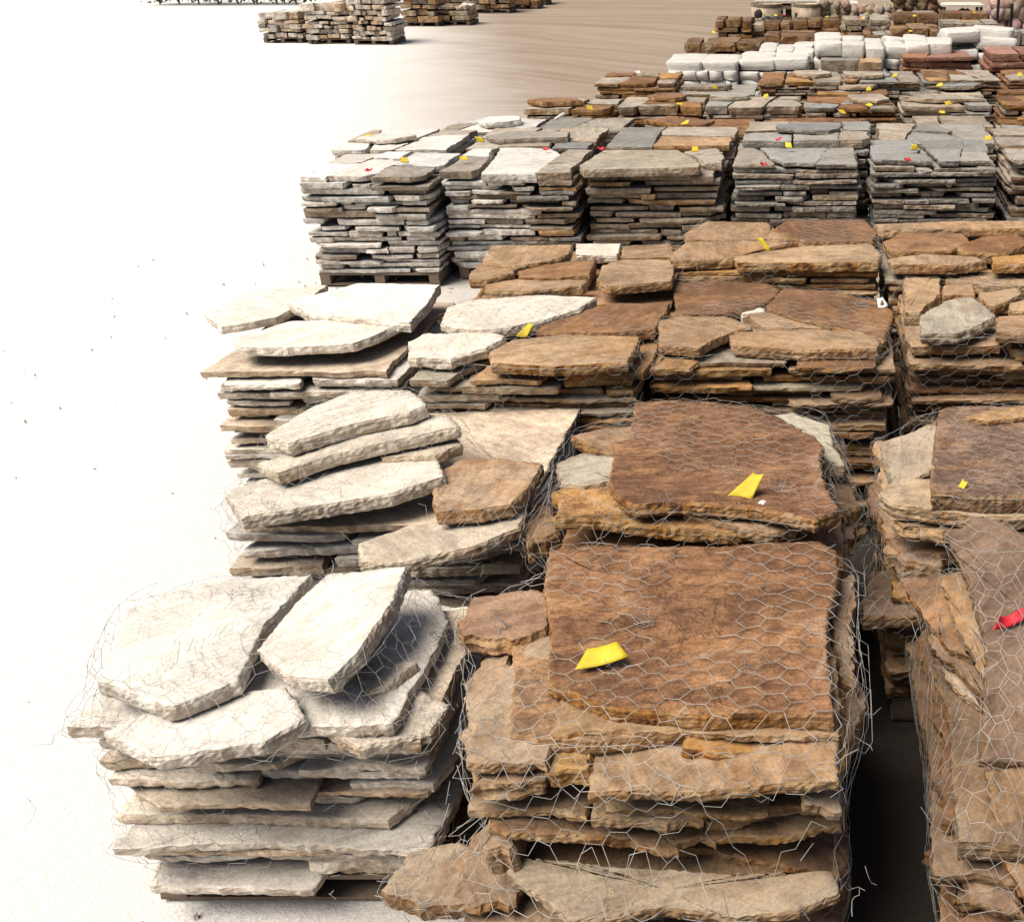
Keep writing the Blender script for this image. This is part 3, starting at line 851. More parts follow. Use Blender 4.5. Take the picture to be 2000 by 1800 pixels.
add_traced(s, [(1815, 1530), (1880, 1470), (1930, 1530), (1880, 1545)], .56, .05, (.36, .28, .22, .3), D0, .012, tx=.3, ty=-.3)

s = px_stack('R0L', 'jumbled netted pile of pale pointed slabs at the lower left, beside the nearest pile', 'stone stack', G_NEAR, 150, 800, 1400, 0.84, 0.8, kind='pale', ds=0.022, n_front=(1, 3), seed=33, keep=True, zstop=0.84, top=False, jit=0.09, tilt=0.04, thick=(0.032, 0.06), rough=0.009)
add_traced(s, [(500, 1270), (575, 1180), (640, 1120), (792, 1105), (770, 1170), (700, 1275), (640, 1330), (560, 1320)], 1.0, .055, (.74, .70, .63, .15), D0, .005, tx=.05, ty=-.20)
add_traced(s, [(190, 1330), (250, 1190), (420, 1130), (610, 1120), (520, 1220), (470, 1330), (330, 1380)], .95, .055, (.74, .71, .65, .1), D0, .005, ty=.03)
add_traced(s, [(690, 1310), (740, 1285), (815, 1292), (770, 1330), (720, 1352)], .86, .05, (.62, .56, .48, .3), D0, .006, ty=-.1)
add_traced(s, [(600, 1400), (690, 1345), (790, 1330), (880, 1375), (840, 1430), (700, 1460)], .80, .05, (.62, .56, .48, .3), D0, .006, tx=.05, ty=.05)
add_traced(s, [(200, 1430), (330, 1370), (560, 1340), (600, 1400), (520, 1450), (300, 1480)], .88, .05, (.74, .70, .64, .15), D0, .006, tx=.04, ty=.03)
add_traced(STACKS['R0C'], [(740, 1740), (800, 1660), (900, 1640), (960, 1700), (940, 1760), (820, 1770)], .42, .07, (.36, .28, .20, .4), D0, .008, tx=.1)

# ------------------------------------------------------------------ the grey row and the rows behind
G_GREY = 'pallets in the long row of grey flagstones'
KW = dict(cat='stone stack')
def row(key, label, group, xl, xr, py, z, **kw):
    return px_stack(key, label, 'stone stack', group, xl, xr, py, z, **kw)
GT = (0.036, 0.058)
row('E0', 'leftmost stack of the long grey row, whitish thin flagstones with bare ground before it', G_GREY, 577, 830, 345, 1.0, kind='palegrey', ds=0.035, n_front=(2, 4), seed=41, thick=GT, jit=.055, tilt=.016)
row('E1', 'second stack from the left in the long grey row, pale grey-buff flagstones', G_GREY, 855, 1117, 335, 1.0, kind='greywarm', pale_left='palegrey', ds=0.035, n_front=(2, 4), seed=42, thick=GT, jit=.055, tilt=.016)
s = row('E2', 'third stack from the left in the grey row, one broad buff slab across its top', G_GREY, 1139, 1404, 328, 1.0, kind='greywarm', ds=0.03, n_front=(2, 3), seed=43, top=False, zstop=.935, thick=GT, jit=.055, tilt=.016)
tops(s, [([(1130, 323), (1180, 293), (1325, 293), (1368, 319), (1365, 327), (1140, 332)], GREYTAN, .3, .02), ([(1335, 297), (1400, 289), (1415, 305), (1410, 321), (1374, 316)], GREYWARM, .2, .0)], 1.0, 0.065, 0.03)
row('E3', 'fourth stack from the left in the grey row, blue-grey pieces with a red ribbon', G_GREY, 1427, 1677, 322, 1.0, kind='grey', ds=0.03, n_front=(2, 4), seed=44, thick=GT, jit=.055, tilt=.016)
row('E4', 'fifth stack from the left in the grey row, blue-grey with evenly laid courses', G_GREY, 1705, 1950, 316, 1.0, kind='grey', ds=0.03, n_front=(2, 4), seed=45, thick=GT, jit=.055, tilt=.016)
row('E5', 'grey-row stack cut off by the right edge, rusty slab on top', G_GREY, 1979, 2224, 312, 1.0, kind='greywarm', ds=0.04, n_front=(2, 3), seed=46, thick=GT, jit=.055, tilt=.016)

G_D = 'low-seen pallets directly behind the grey row'
row('D0', 'pale flagstone stack behind the leftmost grey-row stack', G_D, 640, 868, 292, 1.0, kind='palegrey', ds=0.05, vis=4, seed=51, thick=GT)
row('D1', 'grey-buff stack behind the second grey-row stack, white stick lying above it', G_D, 905, 1148, 289, 1.0, kind='greywarm', ds=0.05, vis=4, seed=52, thick=GT)
row('D2', 'buff-grey stack with long flat slabs behind the third grey-row stack', G_D, 1178, 1428, 285, 1.0, kind='greywarm', ds=0.05, vis=4, seed=53, thick=GT)
row('D3', 'grey stack standing taller behind the fourth grey-row stack, red ribbon on its edge', G_D, 1440, 1700, 274, 1.07, kind='grey', ds=0.05, vis=5, seed=54, thick=(.05, .08))
row('D4', 'grey slab stack behind the fifth grey-row stack, yellow tag at its right corner', G_D, 1716, 1952, 279, 1.0, kind='grey', ds=0.05, vis=4, seed=55, thick=(.05, .08))
row('D5', 'rust and grey stack behind the cut-off grey-row stack at the right edge', G_D, 1966, 2200, 281, 1.03, kind='mix', ds=0.05, vis=6, seed=56, thick=(.045, .07))
G_C = 'pallets in the second row behind the grey row'
row('C0', 'pale slab stack at the left end behind the grey rows, beside the drive', G_C, 858, 1034, 257, 0.88, kind='palegrey', ds=0.05, vis=4, seed=61, d=1.0)
row('C1', 'stack with one orange-stained grey slab on top, at the drive edge', G_C, 1046, 1216, 256, 0.90, kind='greywarm', ds=0.05, vis=4, seed=62, d=1.0, n_front=(1, 1), topn=1)
row('C2', 'stack with a wide rust-brown top slab and square yellow tag', G_C, 1240, 1464, 261, 0.86, kind='rust', ds=0.05, vis=4, seed=63, d=1.0, n_front=(1, 2))
row('C3', 'brown stack hidden mostly behind the taller grey stack', G_C, 1500, 1690, 257, 0.86, kind='rust', ds=0.05, vis=4, seed=64, d=1.0)
row('C4', 'stack with a thick dark brown top slab behind the fifth grey-row stack', G_C, 1790, 1945, 248, 0.90, kind='rust', ds=0.05, vis=4, seed=65, d=1.0, n_front=(1, 1), thick=(.06, .08), topn=1)
row('C5', 'grey and rust stack at the right edge, two rows behind the grey row', G_C, 1962, 2150, 253, 0.86, kind='mix', ds=0.05, vis=6, seed=66, d=1.0)
G_B = 'pallets in the third row behind the grey row'
FT = (.045, .075)
row('B0', 'rusty brown stack at the left end of the third row, nearest the dirt drive', G_B, 1016, 1194, 212, 1.0, kind='rust', ds=0.06, vis=6, seed=71, thick=FT, d=.85)
row('B1', 'dark rust stack of chunky pieces, second in the third row', G_B, 1200, 1368, 208, 1.0, kind='rust', ds=0.06, vis=7, seed=72, thick=FT, d=.85)
row('B2', 'grey-topped stack with brick-like courses, middle of the third row', G_B, 1376, 1562, 208, 1.0, kind='greywarm', ds=0.06, vis=6, seed=73, thick=FT, d=.85)
row('B3', 'brown stack with rusty cheeks right of the brick-like stack', G_B, 1572, 1750, 210, 1.0, kind='mix', ds=0.06, vis=7, seed=74, thick=FT, d=.85)
row('B4', 'grey stack with two yellow tags, fifth in the third row', G_B, 1765, 1942, 208, 1.0, kind='greywarm', ds=0.06, vis=7, seed=75, thick=FT, d=.85)
row('B5', 'rust-brown stack cut by the right edge in the third row', G_B, 1960, 2140, 206, 1.0, kind='rust', ds=0.06, vis=7, seed=76, thick=FT, d=.85)
G_A = 'thin flagstone pallets before the white sacks'
row('A20', 'low stack with a flat grey slab in front of the first white sacks', G_A, 1312, 1472, 184, 0.86, kind='greywarm', ds=0.07, vis=4, seed=81, d=.9, n_front=(1, 2))
row('A21', 'stack with a tilted brown slab and yellow tag before the thin brown stacks', G_A, 1596, 1738, 184, 0.90, kind='rust', ds=0.07, vis=4, seed=82, d=.9, n_front=(1, 2))
row('A22', 'stack with a grey-brown slab and bright tag, right of the tilted brown slab', G_A, 1780, 1924, 181, 0.90, kind='greywarm', ds=0.07, vis=4, seed=83, d=.9, n_front=(1, 2))
row('A23', 'brown slab stack at the right edge, before the pink stone', G_A, 1950, 2100, 181, 0.88, kind='rust', ds=0.07, vis=4, seed=84, d=.9)
TT = (.028, .05)
row('A0', 'dark thin-layered stack standing alone at the drive, left of the white sacks', G_A, 1160, 1318, 163, 1.0, kind='rust', ds=0.06, vis=9, seed=85, thick=TT)
row('A1', 'thin-layered brown stack in front of the tan block stack', G_A, 1482, 1641, 161, 1.0, kind='mix', ds=0.06, vis=8, seed=86, thick=TT)
row('A2', 'thin grey-brown stack in front of the red slabs', G_A, 1648, 1798, 159, 1.0, kind='greywarm', ds=0.06, vis=8, seed=87, thick=TT)
row('A3', 'thin flat stack with a leaning top slab, right of the red slabs', G_A, 1806, 1952, 157, 1.0, kind='mix', ds=0.06, vis=6, seed=88, thick=TT)
row('A4', 'thin stack at the right edge below the pink stone', G_A, 1968, 2120, 155, 1.0, kind='mix', ds=0.06, vis=6, seed=89, thick=TT)
for k in ('A0',):
    pass
for k, st_ in list(STACKS.items()):
    if k[0] in 'ABCD' and k not in ('A0', 'C1', 'C4') and st_.rng.random() < .8:
        r_ = st_.rng
        w_, d_ = r_.uniform(.45, .9) * (st_.x1 - st_.x0), r_.uniform(.35, .6)
        x_, y_ = r_.uniform(st_.x0 + w_ * .45, st_.x1 - w_ * .45), st_.yf + r_.uniform(.3, .6)
        n_ = r_.randint(5, 7)
        a0_ = r_.uniform(0, 6.28)
        P_ = []
        for i_ in range(n_):
            q_ = a0_ + 6.283 * i_ / n_ + r_.uniform(-.3, .3)
            P_.append((x_ + w_ / 2 * r_.uniform(.85, 1.15) * math.cos(q_), y_ + d_ / 2 * r_.uniform(.85, 1.15) * math.sin(q_)))
        add_stone(st_, P_, st_.z + .004, r_.uniform(.04, .065), pick(r_, st_.kind), .05, .012, .006, (r_.uniform(-.02, .03), r_.uniform(-.03, .03)))
G_T = 'coloured stone pallets among the white sacks'
row('T0', 'tan stack of long squared blocks in front of the white sacks', G_T, 1598, 1722, 120, 0.98, kind='tanblock', ds=0.08, vis=4, seed=91, thick=(.14, .19), square=True, n_front=(2, 3), gap=.01)
row('T1', 'red sandstone slab stack in front of the white sacks', G_T, 1764, 1904, 112, 1.0, kind='red', ds=0.07, vis=7, seed=92, thick=(.05, .09), n_front=(1, 2), jit=.08, tilt=.02)
row('T2', 'red and pink slab stack at the right edge beside the white sacks', G_T, 1935, 2080, 104, 1.05, kind='red', ds=0.07, vis=6, seed=93, thick=(.06, .1), n_front=(1, 2), jit=.08)
G_K = 'pallets of dark brown squared blocks at the back'
BT = (.13, .2)
row('K0', 'dark brown block stack at the left end of the block rows, by the drive', G_K, 1334, 1484, 76, 0.98, kind='block', ds=0.08, vis=7, seed=101, thick=(.09, .15), square=True, n_front=(3, 6), jit=.09, rough=.028, gap=.014, tilt=.03)
row('K1', 'block stack with two big rounded brown boulder blocks on top', G_K, 1489, 1590, 70, 1.0, kind='block', ds=0.08, vis=5, seed=102, thick=(.2, .28), square=True, n_front=(2, 2), jit=.04, rough=.03)
row('K2', 'brown block stack behind the tan long blocks', G_K, 1594, 1688, 73, 1.0, kind='block', ds=0.08, vis=5, seed=103, thick=(.09, .15), square=True, n_front=(3, 5), jit=.07, rough=.028, gap=.014, tilt=.03)
row('K3', 'narrow brown block stack between the wide ones behind the white sacks', G_K, 1690, 1744, 70, 1.0, kind='block', ds=0.08, vis=5, seed=104, thick=(.09, .15), square=True, n_front=(3, 5), jit=.07, rough=.028, gap=.014, tilt=.03)
row('K4', 'brown block stack with tan upper courses behind the red slabs', G_K, 1746, 1840, 56, 1.0, kind='block', ds=0.08, vis=6, seed=105, thick=(.09, .15), square=True, n_front=(3, 5), jit=.07, rough=.028, gap=.014, tilt=.03)
row('K5', 'brown stone stack under the iron posts at the right', G_K, 1840, 1952, 46, 1.0, kind='tanblock', ds=0.08, vis=6, seed=106, thick=(.1, .16), square=True, n_front=(3, 5))
row('K6', 'rearmost-left dark block stack beside the drive', G_K, 1397, 1466, 40, 1.0, kind='block', ds=0.09, vis=5, seed=107, thick=(.09, .15), square=True, n_front=(3, 5), jit=.07, rough=.028, gap=.014, tilt=.03)
row('K7', 'dark block stack in front of the round bins', G_K, 1470, 1546, 39, 1.0, kind='block', ds=0.09, vis=5, seed=108, thick=(.09, .15), square=True, n_front=(3, 5), jit=.07, rough=.028, gap=.014, tilt=.03)
row('K8', 'dark block stack in front of the right-hand round bin', G_K, 1550, 1640, 40, 1.0, kind='block', ds=0.09, vis=5, seed=109, thick=(.09, .15), square=True, n_front=(3, 5), jit=.07, rough=.028, gap=.014, tilt=.03)
row('K9', 'grey-brown slab stack right of the bins, pink ribbon on top', G_K, 1644, 1738, 38, 1.05, kind='greywarm', ds=0.09, vis=5, seed=110, thick=(.09, .15), square=True, n_front=(3, 5), jit=.07, rough=.028, gap=.014, tilt=.03)
row('K10', 'flat dark brown slab stack with yellow tag below the loose boulders', G_K, 1746, 1836, 28, 1.0, kind='block', ds=0.09, vis=5, seed=111, thick=(.12, .16), square=True, n_front=(1, 1))
row('K11', 'dark slab stack with two tags under the white board', G_K, 1842, 1934, 27, 1.0, kind='block', ds=0.09, vis=5, seed=112, thick=(.12, .16), square=True, n_front=(1, 2))

# far left side of the yard, beyond the drive
G_F = 'rough stone pallets beyond the dirt drive'
def far(key, label, xl, xr, py_bottom, h, kind, seed, **kw):
    a, b = at(xl, py_bottom, 0), at(xr, py_bottom, 0)
    return stack(key, label, 'stone stack', G_F, a.x, b.x, a.y, 1.1, h, kind=kind, ds=0.09, seed=seed, square=True, rough=.03, jit=.09, tilt=.05, **kw)
far('F0', 'tall pale rubble stack beyond the drive, nearest of the far-left group', 690, 768, 88, 1.15, 'pale', 121, thick=(.09, .15), n_front=(4, 6))
far('F1', 'pale rubble stack left of the tallest far stack', 600, 684, 86, 1.0, 'pale', 122, thick=(.09, .15), n_front=(3, 5))
far('F2', 'low pale stone stack at the far left end', 510, 592, 84, 0.75, 'pale', 123, thick=(.09, .14), n_front=(3, 5))
far('F3', 'pale block heap behind the tall rubble stack', 790, 856, 52, 0.95, 'rough', 124, thick=(.12, .2), n_front=(2, 4))
far('F4', 'low cream block heap beside the drive at the top', 858, 918, 50, 0.55, 'rough', 125, thick=(.12, .2), n_front=(2, 3))
far('F5', 'tan rubble stack at the top, third from the drive', 925, 995, 26, 0.8, 'rough', 126, thick=(.12, .18), n_front=(3, 4))
far('F6', 'tan rubble stack at the top behind the cream heap', 850, 920, 24, 1.0, 'rough', 127, thick=(.12, .18), n_front=(3, 4))
far('F7', 'brown rubble stack at the top nearest the drive', 1000, 1068, 10, 0.8, 'rough', 128, thick=(.12, .18), n_front=(3, 4))
far('F8', 'low dark slab pallet at the top edge beside the drive', 998, 1050, 18, 0.3, 'block', 129, thick=(.1, .14), n_front=(1, 2))

# ------------------------------------------------------------------ white sacks
def sack_geo(w, d, h, seed):
    n, m = 20, 12
    V = []
    for j in range(m + 1):
        v = -math.pi / 2 + math.pi * j / m
        for i in range(n):
            u = 2 * math.pi * i / n
            e = 0.22
            f_ = lambda q: math.copysign(abs(q) ** e, q)
            V.append((w / 2 * f_(math.cos(u)) * abs(math.cos(v)) ** e, d / 2 * f_(math.sin(u)) * abs(math.cos(v)) ** e, h / 2 * f_(math.sin(v))))
    V = np.array(V)
    V[:, :] *= (1 + 0.075 * fbm(V * 6 + seed * 3.1, 3, seed))[:, None]
    F = [[j * n + i, j * n + (i + 1) % n, (j + 1) * n + (i + 1) % n, (j + 1) * n + i] for j in range(m) for i in range(n)]
    return V, F
SACKS = []
for i in range(6):
    V, F = sack_geo(1, 1, 1, i + 3)
    me = to_mesh('sack', V, F, None, [True] * len(F))
    me.materials.append(M['film'])
    SACKS.append(me)
G_W = 'pallets of white plastic sacks'
def sacks(label, xl, xr, py, z, seed, mess=0.0, d=1.05, layers=6):
    a, b = at(xl, py, z), at(xr, py, z)
    w = b.x - a.x
    rng = random.Random(seed)
    root = thing('white_sack_pallet', label, 'sack pallet', G_W, ((a.x + b.x) / 2, a.y + d / 2, 0))
    mk('pallet', pallet_mesh(w, d), root, M['wood'])
    hl = (z - 0.12) / layers
    for L in range(layers):
        topl = L == layers - 1
        n = rng.choice([3, 4, 5]) if not topl else rng.choice([2, 3])
        xs = np.cumsum([rng.uniform(0.8, 1.2) for _ in range(n)])
        xs = np.concatenate([[0], xs / xs[-1]]) * w - w / 2
        nd_ = 2 if topl else 1
        for i in range(n):
            for q in range(nd_):
                o = mk('sack', rng.choice(SACKS), root)
                ww = xs[i + 1] - xs[i]
                dd = d / nd_
                o.location = ((xs[i] + xs[i + 1]) / 2, -d / 2 + dd * (q + .5) + rng.uniform(-.02, .02), 0.125 + hl * (L + .5) + (rng.uniform(-.02, mess) if topl else 0))
                o.scale = (ww * 1.04, dd * 1.03, hl * 1.1 * (rng.uniform(1, 1 + mess * 2) if topl else 1))
                o.rotation_euler = (rng.uniform(-mess, mess) * .6, rng.uniform(-mess, mess) * .6, rng.uniform(-.03, .03) + mess * rng.uniform(-1, 1))
    return root
sacks('neat pallet of white sacks at the left end, beside the dirt drive', 1302, 1440, 120, 1.0, 1)
sacks('second pallet of white sacks from the drive', 1445, 1578, 121, 0.98, 2, .05)
sacks('low pallet of white sacks behind the second one', 1484, 1590, 103, 1.02, 3, .06)
sacks('bulging white sack pallet directly behind the tan block stack', 1592, 1726, 95, 1.12, 4, .12)
sacks('slumped white sack pallet behind the red slab stack', 1730, 1862, 98, 1.05, 5, .15)
sacks('tallest heap of white sacks with a folded cream one on top, at the right', 1842, 1990, 80, 1.12, 6, .2)

# ------------------------------------------------------------------ bins, boulders, boards, posts at the back
def lathe(profile, n=28, jit=0.0, seed=0):
    V, F = [], []
    for r_, z in profile:
        for i in range(n):
            u = 2 * math.pi * i / n
            V.append((r_ * math.cos(u), r_ * math.sin(u), z))
    V = np.array(V)
    if jit:
        V[:, :2] *= (1 + jit * fbm(V * 6 + seed, 2, seed))[:, None]
    for j in range(len(profile) - 1):
        for i in range(n):
            F.append([j * n + i, j * n + (i + 1) % n, (j + 1) * n + (i + 1) % n, (j + 1) * n + i])
    return V, F
def boulder_mesh(seed, sq=1.0):
    n, m = 14, 9
    V = []
    for j in range(m + 1):
        v = -math.pi / 2 + math.pi * j / m
        for i in range(n):
            u = 2 * math.pi * i / n
            V.append((math.cos(u) * math.cos(v), math.sin(u) * math.cos(v), math.sin(v)))
    V = np.array(V) * 0.5
    V *= (1 + 0.42 * fbm(V * 2.6 + seed * 5.3, 3, seed))[:, None]
    F = [[j * n + i, j * n + (i + 1) % n, (j + 1) * n + (i + 1) % n, (j + 1) * n + i] for j in range(m) for i in range(n)]
    me = to_mesh('boulder', V, F, [0] * len(F), [True] * len(F))
    me.materials.append(M['bed'])
    me.materials.append(M['edge'])
    return me
BOULDERS = [boulder_mesh(i + 1) for i in range(5)]
def bin_(label, px0, px1, Y, top_py):
    A, B = at_y(px0, top_py, Y), at_y(px1, top_py, Y)
    r_ = (B.x - A.x) / 2
    h = A.z
    root = thing('round_bin', label, 'bin', 'round bins of dark stone at the back', ((A.x + B.x) / 2, Y, 0))
    V, F = lathe([(r_ * .90, 0.01), (r_ * .93, h * .3), (r_ * .97, h * .7), (r_, h), (r_ * .96, h), (r_ * .93, h * .7), (r_ * .9, h * .45)], 28, .03, 3)
    mk('bin_wall', to_mesh('bin_wall', V, F, None, [True] * len(F)), root, M['basket'])
    V, F = lathe([(r_ * 1.03, h - .05), (r_ * 1.03, h + .01), (r_ * .97, h + .01)], 28)
    mk('rim', to_mesh('rim', V, F), root, M['wood'])
    rng = random.Random(int(px0))
    for k in range(18):
        o = mk('lump', BOULDERS[k % 5].copy(), root)
        o.data.materials.clear()
        o.data.materials.append(M['coal'])
        q = rng.uniform(0, 6.28)
        rr = r_ * .7 * math.sqrt(rng.random())
        o.location = (rr * math.cos(q), rr * math.sin(q), h - .22)
        sc = rng.uniform(.2, .34)
        o.scale = (sc, sc, sc * .8)
        o.rotation_euler = (q, q * 2, 0)
    # dark stone heaped against the front of the bin
    for k in range(14):
        o = mk('spilled_lump', BOULDERS[k % 5].copy(), root)
        o.data.materials.clear()
        o.data.materials.append(M['coal'])
        o.location = (rng.uniform(-r_ * .8, r_ * .8), -r_ - rng.uniform(.02, .22), rng.uniform(.1, h * .62))
        sc = rng.uniform(.2, .32)
        o.scale = (sc, sc, sc)
        o.rotation_euler = (k, k * 2, k)
bin_('pale round bin with dark stone before it, left of the pair', 1467, 1529, 30.2, 8)
bin_('pale round bin with dark stone before it, right of the pair', 1546, 1604, 30.2, 8)

def boulder_heap(label, px0, px1, Y, zbase, ztop, n, seed, size, pal, group):
    A, B = at_y(px0, 20, Y), at_y(px1, 20, Y)
    root = thing('boulder_pile', label, 'boulder pile', group, ((A.x + B.x) / 2, Y + .5, 0))
    rng = random.Random(seed)
    w = B.x - A.x
    mk('pallet', pallet_mesh(w, 1.0), root, M['wood'])
    k = 0
    z = 0.12
    while z < ztop - .05:
        sz = size * rng.uniform(.85, 1.15)
        cnt = max(2, int(w / (sz * .85)))
        for i in range(cnt):
            for q in (-.25, .25):
                o = mk('boulder', BOULDERS[k % 5], root, color=(*[c * rng.uniform(.85, 1.15) for c in rng.choice(pal)], .2))
                k += 1
                o.location = (-w / 2 + w * (i + .5) / cnt + rng.uniform(-.05, .05), q + rng.uniform(-.08, .08), z + sz * .4)
                o.scale = (sz * rng.uniform(1, 1.3), sz * rng.uniform(1, 1.3), sz * rng.uniform(.8, 1))
                o.rotation_euler = (rng.uniform(0, 6), rng.uniform(0, 6), rng.uniform(0, 6))
        z += sz * .68
G_BO = 'loose boulder pallets along the top edge'
boulder_heap('grey-brown cobbles on a pallet right of the bins', 1602, 1660, 30.0, 0, 1.0, 0, 1, .22, [(.34, .27, .21), (.30, .235, .185)], G_BO)
boulder_heap('grey-brown boulders on a pallet behind the pink-ribboned stack', 1662, 1742, 29.6, 0, 1.0, 0, 2, .25, [(.34, .265, .205), (.38, .30, .235)], G_BO)
boulder_heap('brown boulders on a pallet above the flat dark slabs', 1748, 1836, 30.0, 0, 1.1, 0, 3, .27, DARK + [(.34, .265, .205)], G_BO)
boulder_heap('pinkish rounded boulders heaped behind the iron posts', 1938, 2030, 27.6, 0, 1.35, 0, 4, .36, [(.42, .33, .27), (.46, .37, .31)], G_BO)
def boxm(name, sx, sy, sz, bev=.006):
    V = [(x * sx / 2, y * sy / 2, z * sz / 2) for x in (-1, 1) for y in (-1, 1) for z in (-1, 1)]
    F = [[0, 1, 3, 2], [4, 6, 7, 5], [0, 4, 5, 1], [2, 3, 7, 6], [0, 2, 6, 4], [1, 5, 7, 3]]
    return to_mesh(name, V, F)
def crate(label, px0, px1, py, Y):
    A, B = at_y(px0, py, Y), at_y(px1, py, Y)
    w, h = B.x - A.x, A.z
    root = thing('covered_crate', label, 'crate', 'board-topped crates at the back', ((A.x + B.x) / 2, Y + .45, 0))
    o = mk('lid', boxm('lid', w, .95, .045), root, M['board']); o.location = (0, 0, h)
    for sx in (-1, 1):
        for sy in (-1, 1):
            o = mk('corner_post', boxm('corner_post', .07, .07, h - .03), root, M['wood']); o.location = (sx * (w / 2 - .06), sy * .4, (h - .03) / 2)
    for z in (.2, .5, .8):
        if z < h - .1:
            for sy in (-1, 1):
                o = mk('rail', boxm('rail', w - .03, .03, .08), root, M['wood']); o.location = (0, sy * .452, z)
    rng = random.Random(int(px0))
    for k in range(26):
        o = mk('boulder', BOULDERS[k % 5], root, color=(*rng.choice(DARK + GREYWARM), .2))
        sc = rng.uniform(.24, .36)
        o.location = (rng.uniform(-w / 2 + .18, w / 2 - .18), rng.uniform(-.3, .3), .12 + rng.random() * max(.1, h - .35))
        o.scale = (sc, sc, sc)
        o.rotation_euler = (k, 2 * k, k)
crate('wide crate with a long white lid behind the bins', 1474, 1668, 3, 32.2)
crate('small crate with a white lid above the cobbles', 1596, 1676, 9, 31.4)
crate('crate of dark stone with a white board on top near the posts', 1840, 1922, 12, 29.4)
def post(label, px, py0, py1, Y, r_):
    A = at_y(px, py0, Y)
    V, F = lathe([(r_, 0), (r_, A.z), (r_ * .4, A.z + .01)], 8)
    p = thing('iron_post', label, 'post', 'dark iron posts at the right', (A.x, Y, 0))
    mk('post_shaft', to_mesh('post_shaft', V, F), p, M['iron'])
    V, F = lathe([(r_ * 2.4, 0.002), (r_ * 2.4, .02), (r_, .022)], 8)
    mk('base_plate', to_mesh('base_plate', V, F), p, M['iron'])
post('left dark iron post standing before the pinkish boulders', 1953, -40, 0, 26.4, .033)
post('right dark iron post, shorter, before the pinkish boulders', 1977, 8, 0, 25.4, .033)
far_s = px_stack('GB', 'grey ribbed block stack under the pinkish boulders at the right edge', 'stone stack', G_K, 1958, 2040, 62, 1.0, kind='grey', ds=0.09, vis=5, seed=140, thick=(.18, .24), square=True, n_front=(1, 2), d=.9)

# hedge along the far edge of the yard
def hedge():
    A, B = at(250, 15, 0), at(800, 15, 0)
    L = B.x - A.x
    root = thing('hedge', 'dark green hedge along the far left edge of the yard', 'hedge', None, ((A.x + B.x) / 2, A.y + 1.5, 0))
    r_ = np.random.RandomState(4)
    n = 9000
    c = np.stack([r_.uniform(-L / 2, L / 2, n), r_.normal(0, .45, n), r_.uniform(0.02, 1, n) ** .8 * 2.0], 1)
    c[:, 2] *= 1 + .2 * vnoise(np.stack([c[:, 0] * .8, c[:, 1] * 0, c[:, 1] * 0], 1), 3)
    V, F = [], []
    for i in range(n):
        a = Vector(r_.normal(size=3)).normalized()
        b = a.cross(Vector(r_.normal(size=3))).normalized()
        sc = r_.uniform(.05, .1)
        k = len(V)
        p = Vector(c[i])
        V += [p - a * sc, p + b * sc * .5, p + a * sc, p - b * sc * .5]
        F.append([k, k + 1, k + 2, k + 3])
    o = mk('crown', to_mesh('crown', V, F), root, M['leaf'])
    o['kind'] = 'stuff'
    for i in range(14):
        V, F = lathe([(.035, 0), (.03, .7), (.015, 1.6)], 6)
        o = mk('stem', to_mesh('stem', V, F), root, M['wood'])
        o.location = (-L / 2 + L * (i + .5) / 14, 0, 0)
hedge()

# ------------------------------------------------------------------ tags, ribbons and scraps
def sheet(name, w, h, curl, mat, seed, pts=None, thick=.0012):
    """a thin curled plastic tag with real thickness"""
    n, m = 9, 5
    rng = random.Random(seed)
    top, bot = [], []
    sk = rng.uniform(-.45, .45)
    for j in range(m):
        v = j / (m - 1) - .5
        for i in range(n):
            u = i / (n - 1) - .5
            x = u * w * (1 - (.5 + sk) * v) + 2 * sk * v * h
            y = v * h + (.25 * h * u * u)
            z = curl * w * (u * u * 2.2) + .05 * h * math.sin(3 * u + 2 * v)
            top.append((x, y, z + thick)); bot.append((x, y, z))
    V = top + bot
    N = n * m
    F = []
    for j in range(m - 1):
        for i in range(n - 1):
            a = j * n + i
            F.append([a, a + 1, a + n + 1, a + n])
            F.append([N + a, N + a + n, N + a + n + 1, N + a + 1])
    ring = list(range(n)) + [n * j + n - 1 for j in range(1, m)] + [n * (m - 1) + i for i in range(n - 2, -1, -1)] + [n * j for j in range(m - 2, 0, -1)]
    for i in range(len(ring)):
        a, b = ring[i], ring[(i + 1) % len(ring)]
        F.append([N + a, N + b, b, a])
    me = to_mesh(name, V, F, None, [True] * len(F))
    me.materials.append(mat)
    return me
def put(name, label, cat, group, px, py, z, w, h, rot, mat, curl=.25, seed=0):
    C = at(px, py, z)
    o = mk(name, sheet(name, w, h, curl, mat, seed), None)
    o.location = C
    o.rotation_euler = rot
    return tag(o, label, cat, group)
G_Y = 'yellow tags lying on the stone stacks'
def ytag(where, px, py, z, w=.075, h=.05, rot=None, seed=None):
    rng = random.Random(int(px * 3 + py))
    rot = rot or (R(rng.uniform(15, 70)), R(rng.uniform(-15, 15)), R(rng.uniform(-25, 25)))
    put('yellow_tag', 'yellow plastic tag ' + where, 'tag', G_Y, px, py, z, w, h, rot, M['yellow'], .05, int(px + py))
ytag('on the nearest big rust-brown slab', 1176, 1280, 1.085, .125, .065, (R(18), R(-6), R(14)))
ytag('standing on the ripple-grained square slab', 1462, 952, 1.125, .075, .105, (R(52), R(0), R(-14)))
ytag('folded against the ochre rim of the pitted slab', 1872, 962, 1.08, .03, .10, (R(60), R(20), R(-32)))
ytag('between the whitish and brown slabs of the left middle stack', 1028, 646, 1.075, .05, .075, (R(60), 0, R(-15)))
ytag('on the tan stack just before the grey row', 1492, 478, 1.19, .035, .085, (R(55), R(10), R(25)))
